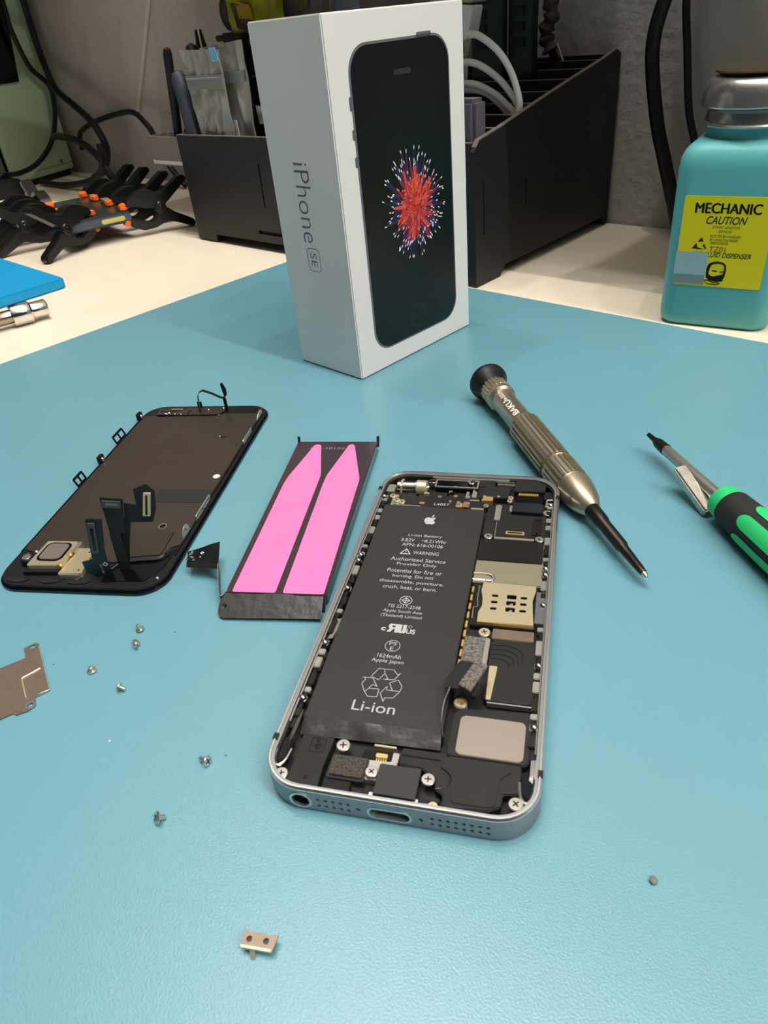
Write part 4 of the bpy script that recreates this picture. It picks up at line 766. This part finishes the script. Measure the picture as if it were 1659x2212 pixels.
obj('flex_print', G(P3(Vector(dpt(6.5, 11.3, -1.05)), e, zz)).text('EVNUIR', 4.2, .9, ext=0, M=Matrix.Rotation(R(-29), 4, 'Z')), M_INKW, tf, smooth=0)
obj('flex_stub', G().box(*[k for k in (9.2, 10.4)], 54.9, 56.0, 2.4, 8.2, .2), M_TIP, tf)
dp('upright_tab', rpoly(rect(-4.6, -2.6, 57.8, 58.6), .2), 2.1, 5.2, M_TIP, .2, dfm)
# metal tabs along the two long sides
def window_tab(name, u, v0, v1, z1, lean, m=M_SPKGREY):
    PT = P3((u, 0, 1.8), (0, 1, 0), (lean, 0, 1)); g = G(PT); mid = (v0+v1)/2
    g.plate([(v0, 0), (v1, 0), (v1, z1), (v1-.6, z1+.4), (v0+.6, z1+.4), (v0, z1)], [rect(v0+.8, mid-.4, .9, z1-.5), rect(mid+.4, v1-.8, .9, z1-.5)], -.15, .15)
    return obj(name, g, m, dt, smooth=0)
window_tab('latch_tab', -28.0, 26.5, 35, 3.6, -.35, M_TIP); window_tab('latch_tab', -28.0, -5.4, 1.2, 3.6, -.35, M_TIP)
window_tab('latch_tab', 26.8, 25.5, 36.5, 2.2, .15, M_SILV); window_tab('latch_tab', 26.8, -25.4, -12.2, 2.4, .15, M_SILV)
for v in (48.4, 12.8):
    tt = dp('screw_tab', rpoly(rect(-28.6, -27.0, v-1.7, v+1.7), .4), 1.8, 5.0, M_TIP, .25); obj('tab_screw', G().sphere((-27.1, v, 3.4), 1.0, 8), M_CHROME, tt)
PT = P3((26.6, 0, 1.8), (0, 1, 0), (0, 0, 1))
tt = obj('screw_tab', G(PT).plate(rpoly([(-36.5, 0), (-36, 2.6), (-34, 4.4), (-31.4, 4), (-30.4, 1.4), (-29.6, 0)], .8), [circ(-33.4, 2.6, .7, 14)], -.15, .15), M_SILV, dt); obj('screw_tab', G(PT).plate(rpoly([(44.6, 0), (45.6, 1.6), (47.4, 2.4), (50, 3.2), (52, 2.6), (52.2, 0)], .6), [circ(50, 1.6, .6, 12)], -.15, .15), M_SILV, dt)
obj('side_strip', G().box(26.7, 27.0, -44, 52, 1.6, 2.6), M_TIP, dt); obj('side_strip', G().box(-27.6, -27.3, -44, 48, 1.6, 2.5), M_BLACK, dt)
# bottom: home sensor bracket
hb = dp('home_bracket', rpoly([(-18.8, -53.8), (-6.4, -53.2), (-7.4, -41.0), (-18.4, -41.2)], .8), 2.1, 4.9, M_NICK, .35)
dp('sensor_window', rrect(-12.8, -46.8, 9.0, 9.4, 2.2, 5), 4.85, 5.0, M_BLACKG, .05, hb); dp('sensor_pad', rrect(-12.8, -46.8, 7.6, 8.0, 1.8, 5), 4.95, 5.2, mat('woven_pad', '6A615A', .75, bump=(900, .8, .4)), .1, hb)
for u, v in ((-7.0, -47.6), (-7.4, -52.8)): obj('bracket_rivet', G().cyl((u, v), .9, 4.2, 5.2, 16, .2), M_GOLD, hb)
obj('bracket_clip', G().box(-7.2, -5.9, -46.6, -41.2, 2.5, 4.9, .2), M_STEEL, hb)
dp('bracket_wing', rpoly([(-6.8, -56.2), (1.0, -55.6), (-.6, -43.2), (-6.2, -43.4)], .4), 2.1, 3.9, M_NICK, .2, hb); obj('wing_face', G().box(-6.4, .6, -56.5, -56.0, 2.1, 3.8, .1), M_SILV, hb)
obj('wing_hole', G().cyl((-1.6, -45.4), .35, 3.88, 3.94, 12, 0), M_BLACK, hb); obj('wing_hole', G().cyl((-.6, -54.2), .35, 3.88, 3.94, 12, 0), M_BLACK, hb)
mc = obj('microphone', G().cyl((-21.6, -49.2), 2.1, 2.1, 4.4, 24, .3), M_BLACK, dt); obj('microphone_top', G().cyl((-21.6, -49.2), 1.4, 4.3, 4.55, 20, .1), M_STEEL, mc)
for u, v in ((-21.2, -44.8), (-19.4, -45.6), (-23.2, -46.4)): obj('solder_blob', G().sphere((u, v, 2.8), .8, 6), M_RIM, dt)
dp('bracket_foot', rpoly([(-19.6, -55.4), (-6, -54.8), (-6.4, -53.2), (-19, -53.8)], .3), 2.1, 3.4, M_BLACK, .2, hb)
for u, wd in ((-20.5, 8.4), (-9.5, 8.4), (0.5, 8.4)): dp('home_arc', [(u-wd/2, -57.2), (u-wd*.35, -58.6), (u, -59.1), (u+wd*.35, -58.6), (u+wd/2, -57.2)], 2.05, 2.5, M_BLACKM, .1, dfm)
dp('lower_well', [(7.6, -50.4), (11.6, -47.4), (22.9, -45.8), (24.3, -41.6), (26.2, -40.4), (25.6, -50), (22, -56.5), (8, -57.5)], 2.08, 2.3, M_BLACKG, .05, dfm)
obj('well_cable', G().ribbon(catmull([(8.5, -52.5, 2.6), (11.2, -48.6, 2.9), (16, -47.2, 3.0), (22.6, -46.0, 3.0), (24.4, -42.6, 2.9)], 6), (.3, .8, .1), .3), M_FLEX, dfm)
obj('rim_screw', G().sphere((25.6, -55.0, 2.2), .6, 6), M_STEEL, dfm); dp('hook', rect(-.8, .4, -57.4, -56.9), 2.1, 2.8, M_RIM, .1, dfm)
# three flex cables standing up with their connectors
f0 = Vector((6.5, -54.8, 0))
def FP(off): v = f0+nrm*off; return P3((v.x, v.y, 0), e, zz)
fa = obj('flex_cable', G(FP(0)).prism(rpoly([(-1.0, 2.1), (3.4, 2.1), (4.4, 11.5), (7.2, 23.2), (2.5, 23.9), (.2, 11.8)], .3), -.2, .2, .05), M_FLEX, dt)
obj('connector', G(FP(0)).prism(rpoly([(2.8, 22.6), (4.9, 22.3), (2.9, 11.6), (.8, 11.8)], .2), .2, 1.0, .15), mat('connector_dark', '3A4046', .45), fa); obj('connector_slot', G(FP(0)).prism(rpoly([(3.2, 21.2), (4.1, 21.0), (2.6, 12.8), (1.7, 12.9)], .2), .95, 1.1, .05), M_BLACKG, fa)
obj('flex_foot', G(FP(0)).prism(rpoly([(-3.6, 3.9), (-3.8, 8.2), (-1.0, 8.8), (3.9, 9.0), (4.2, 2.1), (-1, 2.1)], .3), -.35, -.05, .05), mat('flex_teal_black', '10292E', .35), fa)
gq = G(FP(0)); gq.plate([(2.2, 6.8), (3.1, 7.7), (4.0, 6.8), (3.1, 5.9)], [[(2.6, 6.8), (3.1, 7.3), (3.6, 6.8), (3.1, 6.3)]], .21, .25); gq.text('821-1759', 3.4, .6, M=P3((1.6, 5.2, .24), (0, 1, 0), (-1, 0, 0)), ext=0); obj('flex_print', gq, M_INK, fa, smooth=0)
fb_ = obj('flex_cable', G(FP(-2.2)).prism(rpoly([(6.0, 2.1), (9.0, 2.1), (9.8, 16.2), (11.3, 16.1), (14.3, 28.0), (7.8, 29.3), (7.0, 16.5), (6.6, 12)], .3), -.2, .2, .05), M_BLACKM, dt)
obj('connector', G(FP(-2.2)).prism(rpoly([(8.3, 28.5), (13.6, 27.5), (13.1, 25.3), (7.9, 26.2)], .2), .2, .9, .15), mat('connector_dark', '3A4046', .45), fb_); obj('connector_slot', G(FP(-2.2)).prism([(9.3, 27.7), (12.6, 27.1), (12.4, 26.3), (9.1, 26.9)], .85, 1.0, .05), M_BRONZE, fb_)
obj('stem', G(FP(-2.6)).prism(rpoly([(5.5, 2.1), (8.0, 2.1), (9.4, 16.4), (6.6, 16.6)], .3), -.3, .3, .05), M_FLEX, fb_)
M_TAN = mat('tan_connector', 'C9B594', .4, .3)
fc_ = obj('flex_cable', G(FP(-4.0)).prism(rpoly([(13.4, 25.6), (16.8, 24.4), (17.4, 29.8), (21.4, 31.2), (23.4, 28.6), (22.2, 22.5), (20.0, 17.8), (14.6, 18.4), (11.6, 18.4)], .4), -.2, .2, .05), M_BLACKM, dt)
obj('connector', G(FP(-4.0)).prism(rpoly([(20.2, 28.6), (22.3, 28.3), (20.1, 20.4), (17.9, 20.8)], .2), .2, 1.0, .12), M_TAN, fc_); obj('connector_slot', G(FP(-4.0)).prism([(20.7, 27.9), (21.3, 27.8), (19.5, 21.0), (18.8, 21.1)], .95, 1.08, .04), M_TIP, fc_)
obj('flex_arm', G().ribbon([tuple(FP(-3.8) @ Vector((7.4, 4, 0))), tuple(FP(-4.2) @ Vector((9, 10, 0))), tuple(FP(-4.2) @ Vector((12.4, 20.2, 0)))], tuple(e*1.5), .25), M_BLACKM, fc_)

# ------------------------------------------------------------------ spare battery with pink adhesive strips
sb = thing('spare_battery', 'loose black battery with two pink adhesive strips on top', 'battery', (-156.6, 120.2, 0), R(32.9))
obj('cell', G().prism(rpoly([(-15.9, 43.6), (15.5, 43.6), (15.0, -43.4), (-15.0, -43.8)], 1.2), .15, 4.0, .5, 3), M_SPARE, sb)
def pinks(pts): return rpoly(pts, .8, 3)
obj('adhesive_strip', G().plate(pinks([(-13.0, -43.4), (.0, -43.2), (-1.2, 19.5), (-5.9, 40.2), (-6.7, 41.1), (-8.5, 40.9), (-13.0, 18.2), (-13.4, 13.2)]), [], 4.0, 4.12), M_PINK, sb, label='left pink adhesive strip')
obj('adhesive_strip', G().plate(pinks([(2.2, -43.2), (14.3, -43.1), (13.4, 17.1), (7.2, 40.3), (6.4, 41.2), (4.9, 40.9), (1.1, 19.6), (.9, 14.3)]), [], 4.0, 4.12), M_PINK, sb, label='right pink adhesive strip')
fl = obj('end_flap', G().plate(rpoly([(-15.4, -43.6), (14.4, -43.4), (14.8, -50.6), (-13.9, -51.6), (-15.6, -50.4), (-15.9, -47.6)], .8), [circ(-14.3, -48.0, .75, 16)], 0, .18, M=Matrix.Translation((0, -43.6, 3.85)) @ Matrix.Rotation(R(22), 4, 'X') @ Matrix.Translation((0, 43.6, 0))), M_BATTF, sb)
obj('flap_fold', G().sheet((-14.9, -46.2, .2), (14.8, -46.0, .2), (14.9, -43.3, 4.03), (-14.9, -43.5, 4.03), 18, 4, .25, .22, .6, 31, axis=(0, -.8, .6)), M_BATTF, sb)
for u, v in ((-15.6, 43.4), (15.5, 43.6)): obj('corner_tip', G().ribbon([(u, v-1, 2), (u+.1, v, 4), (u+.15, v+.4, 6)], (.5, .2, 0), .15), M_BATTF, sb)
obj('printed_code', G().text('616-10102', 13.5, 1.6, M=Matrix.Translation((-3, 38.3, 4.02)), ext=.01), mat('faint_ink', '8E7F8A', .6), sb, smooth=0)
cn = obj('connector_ribbon', G().ribbon(catmull([(-14.6, -42.6, 2.2), (-15.9, -44.5, 2.2), (-17.2, -42, 2.6), (-18.8, -37, 3.6), (-20.4, -33, 4.4), (-21.6, -30.0, 4.6)], 6), [(.05, .1, 1.6)]*13+[(.1, .1, 1.6), (.3, .25, 1.5), (.8, .9, 1.4), (1.2, 1.8, 1.2), (1.5, 2.9, .9), (1.7, 3.6, .5), (1.9, 4.2, .2), (2.0, 4.6, .1), (1.4, 4.7, 0), (1.2, 4.8, 0), (1.0, 4.9, 0), (1.0, 4.9, 0), (.9, 4.9, 0), (.8, 4.6, 0), (.8, 4.5, 0), (.8, 4.5, 0), (.8, 4.5, 0), (.8, 4.5, 0)][:18], .3) if False else G().ribbon(catmull([(-14.6, -42.6, 2.2), (-15.9, -45.2, 2.2), (-17.6, -42, 2.6), (-19.4, -37, 3.4), (-20.6, -33.5, 4.2)], 6), (.05, .1, 1.7), .3), M_FLEX, sb)
cpl = obj('connector_plate', G().sheet((-31.3, -33.0, 4.2), (-20.6, -34.0, 4.6), (-23.6, -23.0, 6.2), (-33.3, -26.6, 4.4), 12, 6, .35, .12, .35, 41, axis=(0, 0, 1)), mat('glossy_flex', '15171A', .2), sb)
rr = random.Random(8)
for k in range(9):
    u, v = -31.2+rr.uniform(-.9, 1.6), -32+rr.uniform(0, 5.2); obj('solder_pad', G().box(u-.35, u+.35, v-.35, v+.35, 4.5, 5.15, .12), M_RIM if k % 2 else M_SILV, sb)
g = G(); g.box(-28.6, -27.4, -27.7, -27.3, 5.05, 5.2); g.box(-28.2, -27.8, -28.1, -26.9, 5.05, 5.2); g.box(-28.1, -27.7, -29.6, -29.2, 5.0, 5.15); obj('polarity_marks', g, M_INKW, sb, smooth=0)
obj('ribbon_edge', G().tube(catmull([(-14.6, -42.6, 3.9), (-15.9, -45.2, 3.9), (-17.6, -42, 4.3), (-19.4, -37, 5.1), (-20.6, -33.5, 5.9)], 6), .12, 5), M_SPKGREY, sb)

# ------------------------------------------------------------------ screwdrivers and magnet
def along(p0, p1, roll=0):
    p0 = Vector(p0); ax = (Vector(p1)-p0).normalized(); x = Vector((0, 0, 1)).cross(ax).normalized(); y = ax.cross(x)
    return Matrix(((x.x, y.x, ax.x, p0.x), (x.y, y.y, ax.y, p0.y), (x.z, y.z, ax.z, p0.z), (0, 0, 0, 1)))
T = along((-155.6, 221.8, 8.0), (-54.2, 150.6, 4.0))
t = thing('precision_screwdriver', 'champagne metal precision screwdriver with black swivel cap', 'screwdriver', M=T)
obj('swivel_cap', G().lathe([(.01, -4.6), (4.3, -4.4), (6.9, -3.3), (7.9, -1.6), (7.9, -.3), (7.3, 1.0), (6.1, 3.0), (5.6, 5.4), (5.2, 6.2)], 48), M_BLACK, t)
hd = obj('handle', G().lathe([(4.4, 5.8), (5.7, 6), (5.7, 11.4), (5.3, 11.8), (5.7, 12.2), (5.7, 14.6), (4.7, 15.4), (4.6, 36), (5.0, 36.6), (5.3, 37), (5.35, 66), (5.5, 66.4), (5.0, 66.8), (5.35, 67.2), (5.35, 78), (5.2, 78.6), (5.9, 79.4), (5.6, 83), (4.6, 88), (3.0, 91.8), (2.3, 92.4)], 96, ridges=(22, .5, 6, 11.4)), M_BRASS, t)
g = G()
for k in range(22):
    a = 2*math.pi*k/22
    for z0, z1 in ((38, 65.8), (67.4, 78)): g.box(-.5, .5, 5.2, 5.95, z0, z1, .22, 2, M=Matrix.Rotation(a, 4, 'Z'))
obj('grip_flutes', g, M_BRASS, hd)['kind'] = 'stuff'
g = G()
for s_, wd, ht, z in (('BAKU', 11, 2.6, 29.5), ('ba-3333 Pro', 8.5, 1.7, 19.5)):
    tmp = G(); tmp.text(s_, wd, ht, ext=0, bold=.25); n0 = len(g.v)
    g.v += [Vector((4.8*math.sin(-v.y/4.8-.45), 4.8*math.cos(-v.y/4.8-.45), z-v.x)) for v in tmp.v]; g.f += [[i+n0 for i in f] for f in tmp.f]
obj('engraved_name', g, mat('engraving_pale', 'E8DECF', .5), hd, smooth=0)
bl = obj('bit', G().lathe([(2.2, 91.6), (2.45, 92.4), (2.3, 99), (1.95, 99.8), (1.9, 111), (1.5, 112), (1.4, 116), (1.2, 120.5), (1.0, 123.4), (.3, 124.6)], 24), M_TIP, t); obj('bit_point', G().lathe([(1.05, 122.8), (.95, 123.7), (.4, 124.9), (.05, 125.1)], 14), M_STEEL, bl)

k = 1.0118
T = along((-85.2, 218.4, 6.6), (-32.9, 180.8, 6.6))
t = thing('green_screwdriver', 'black and green rubber-handled screwdriver at the right edge', 'screwdriver', M=T)
obj('bit_tip', G().lathe([(.3, -.4), (.75, 0), (.85, 2), (1.0, 4.2), (1.7, 6.2), (1.8, 6.8), (2.0, 11.4)], 20), M_TIP, t)
obj('shaft', G().lathe([(1.7, 11.3), (1.85, 11.8), (1.85, 46)], 24), M_SHAFT, t)
h_ = obj('handle', G().lathe([(3.6, 47.2), (5.4, 47.4), (5.7, 48.2), (5.9, 53), (6.3, 60), (6.6, 72), (6.6, 90), (6.4, 118), (5.2, 124), (.01, 126)], 48), M_RUBBER, t)
obj('collar', G().lathe([(2.0, 43.2), (4.6, 43.0), (5.2, 43.6), (5.5, 47.4), (5.0, 48)], 40), M_GREENH, h_)
for k in range(6):
    a = 2*math.pi*(k+.35)/6; vs = []; fs = []; nz, na = 26, 6
    for i in range(nz+1):
        u = -math.cos(math.pi*i/nz); z = 76+19*u; q = max(0., (abs(u)-.84)/.16); ww = .36*math.sqrt(max(.0004, 1-q*q))
        rr_ = (6.3+.3*min(1, (z-57)/12))+.14
        for j in range(na+1):
            b = a+ww*(j/na*2-1); vs.append((rr_*math.cos(b), rr_*math.sin(b), z))
    for i in range(nz):
        for j in range(na): fs.append((i*(na+1)+j, i*(na+1)+j+1, (i+1)*(na+1)+j+1, (i+1)*(na+1)+j))
    obj('grip_inlay', G().add(vs, fs), M_GREENH, h_)
b0 = Vector((-54.1, 190.5, 0)); b1 = Vector((-67.7, 198.6, 6.0)); ax = (b1-b0).normalized()
sd = Vector((.69, .72, .0)); sd = (sd-ax*sd.dot(ax)).normalized(); upv = ax.cross(sd); upv = upv if upv.z > 0 else -upv
T = Matrix(((ax.x, sd.x, upv.x, b0.x), (ax.y, sd.y, upv.y, b0.y), (ax.z, sd.z, upv.z, b0.z), (0, 0, 0, 1)))
if T.determinant() < 0: T = Matrix(((ax.x, -sd.x, upv.x, b0.x+sd.x*4.2), (ax.y, -sd.y, upv.y, b0.y+sd.y*4.2), (ax.z, -sd.z, upv.z, b0.z+sd.z*4.2), (0, 0, 0, 1)))
tag(obj('magnet_bar', G(T).box(0, 18, 0, 4.2, 0, 3.2, .5, 3), M_MAGNET), 'worn silver magnet bar leaning on the green screwdriver shaft', 'magnet')

# ------------------------------------------------------------------ loose screws, brackets, crumbs
def loose(label, x, y, tilt, az, head=1.15, ln=1.9):
    T = Matrix.Translation((x, y, 0)) @ Matrix.Rotation(az, 4, 'Z') @ Matrix.Rotation(tilt, 4, 'Y')
    lift = 0
    pr = [(.3, -ln), (.55, -ln+.1), (.55, -.55), (head, -.35), (head, -.1), (head*.85, .05), (.3, .08)]
    for r_, z in pr:
        for s_ in (-1, 1):
            q = T @ Vector((s_*r_, 0, z)); lift = min(lift, q.z)
    T = Matrix.Translation((0, 0, -lift)) @ T
    t = thing('loose_screw', label, 'screw', M=T, group='tiny steel screws scattered on the mat')
    obj('shank', G().lathe([(.3, -ln), (.55, -ln+.1), (.55, -.3)], 16), M_STEEL, t)
    hh = obj('head', G().lathe([(.5, -.5), (head, -.35), (head, -.1), (head*.85, .05), (.2, .08)], 22), M_STEEL, t)
    g = G(); g.box(-head*.6, head*.6, -.13, .13, .03, .1); g.box(-.13, .13, -head*.6, head*.6, .03, .1); obj('cross_slot', g, M_TIP, hh, smooth=0)
loose('topmost loose screw, point up, below the spare battery flap', -156.7, 52.8, R(168), .6, 1.2, 1.9)
loose('loose screw lying on its side just below the topmost one', -152.2, 48.9, R(100), 2.4)
loose('loose screw standing on its head nearest the bronze plate', -153.7, 36.0, R(176), 0, 1.3, 1.5)
loose('loose screw tipped over, middle of the left group', -141.7, 37.2, R(70), 3.6)
loose('loose screw on its side closest to the phone corner', -104.5, 38.3, R(78), .2, 1.25, 2.6)
loose('lowest loose screw showing its bright slotted head', -101.7, 22.7, R(55), -1.9, 1.35, 2.0)
t = thing('shield_plate', 'bronze steel shield plate with two screw ears at left edge', 'plate', (0, 0, 0))
PLY = [(-177.6, 28.2), (-176.9, 31.5), (-174.5, 31.0), (-173.5, 28), (-156.5, 25.5)]
outl = [(-177.4, 28.0), (-176.8, 31.2), (-175.6, 31.6), (-156.4, 25.4), (-157.6, 21.9), (-154.6, 20.6), (-154.4, 18.4), (-155.2, 17.0), (-155.6, 15.9), (-156.8, 15.7), (-157.7, 12.7), (-160, 1), (-190, 8), (-175.4, 20.2), (-173.3, 26.6)]
obj('plate', G().plate(rpoly(outl, .35), [circ(-175.9, 29.9, .75, 16), circ(-155.7, 19.7, .75, 16)], .1, .5), M_BRONZE, t)
obj('pressed_line', G().tube(catmull([(-166.0, 27.4, .5), (-166.2, 25, .5), (-166.5, 22.6, .5), (-165.2, 22.0, .5), (-158.7, 20.0, .5)], 5), .28, 8), M_NICK, t)
obj('ear_ring', G().plate(circ(-155.7, 19.7, 1.3, 20), [circ(-155.7, 19.7, .78, 20)], .45, .62), M_STEEL, t)
obj('bent_edge', G().tube([(-174.6, 31.1, .45), (-156.5, 25.3, .45), (-157.5, 22.1, .45)], .25, 6), M_STEEL, t)
t = thing('connector_cover', 'small steel connector cover with two holes lying nearest the camera', 'bracket', (-65.5, 21.2, 0), R(31))
def fl2(x, y): v = Vector((x+65.5, y-21.2)); a = -R(31); return (v.x*math.cos(a)-v.y*math.sin(a), v.x*math.sin(a)+v.y*math.cos(a))
ou = [fl2(*p) for p in ((-68.7, 20.6), (-68.2, 21.0), (-67.8, 20.95), (-67.2, 21.5), (-66.9, 21.6), (-65.3, 22.6), (-65.0, 22.65), (-64.2, 23.15), (-63.9, 23.5), (-63.3, 23.9), (-62.2, 21.5), (-67.4, 18.3))]
obj('plate', G().plate(ou, [circ(*fl2(-67.0, 20.1), .55, 18), circ(*fl2(-64.3, 21.8), .55, 18)], 1.6, 2.0), M_BRONZE, t)
a, b = fl2(-67.45, 18.25), fl2(-62.3, 21.35)
obj('front_lip', G().box(a[0], b[0], a[1]-.12, a[1]+.35, .9, 2.05, .15), M_NICK, t); obj('under_pad', G().box(a[0]+.3, b[0]-.3, a[1]+.3, a[1]+2.6, .0, 1.6, .1), M_TIP, t)
mx = (a[0]+b[0])/2-.6
obj('tongue', G().ribbon([(mx, a[1], 1.6), (mx, a[1]-.45, 1.2), (mx, a[1]-.6, .5), (mx, a[1]-1.1, .15)], (.45, 0, 0), .18), M_NICK, t)
for k, (x, y, r_, lb) in enumerate(((-16.8, 75.7, .8, 'grey crumb on the mat right of the phone'), (-147.8, 58.4, .22, 'dark speck on the mat beside the battery flap'), (-164.8, 30.5, .22, 'dark speck on the mat above the bronze plate'), (-103.4, 42.2, .25, 'dark speck near the phone corner'), (-129.2, 27.0, .25, 'tiny white speck on the mat below the screws'))):
    g = G(); g.sphere((0, 0, r_*.5), r_, 6, sz=.6); g.v = [v+Vector((noise.noise(v*2)*.3*r_, noise.noise(v*2+Vector((5, 0, 0)))*.4*r_, 0)) for v in g.v]
    tag(obj('crumb', g, M_INKW if k == 4 else M_CHIP, loc=(x, y, 0)), lb, 'crumb')
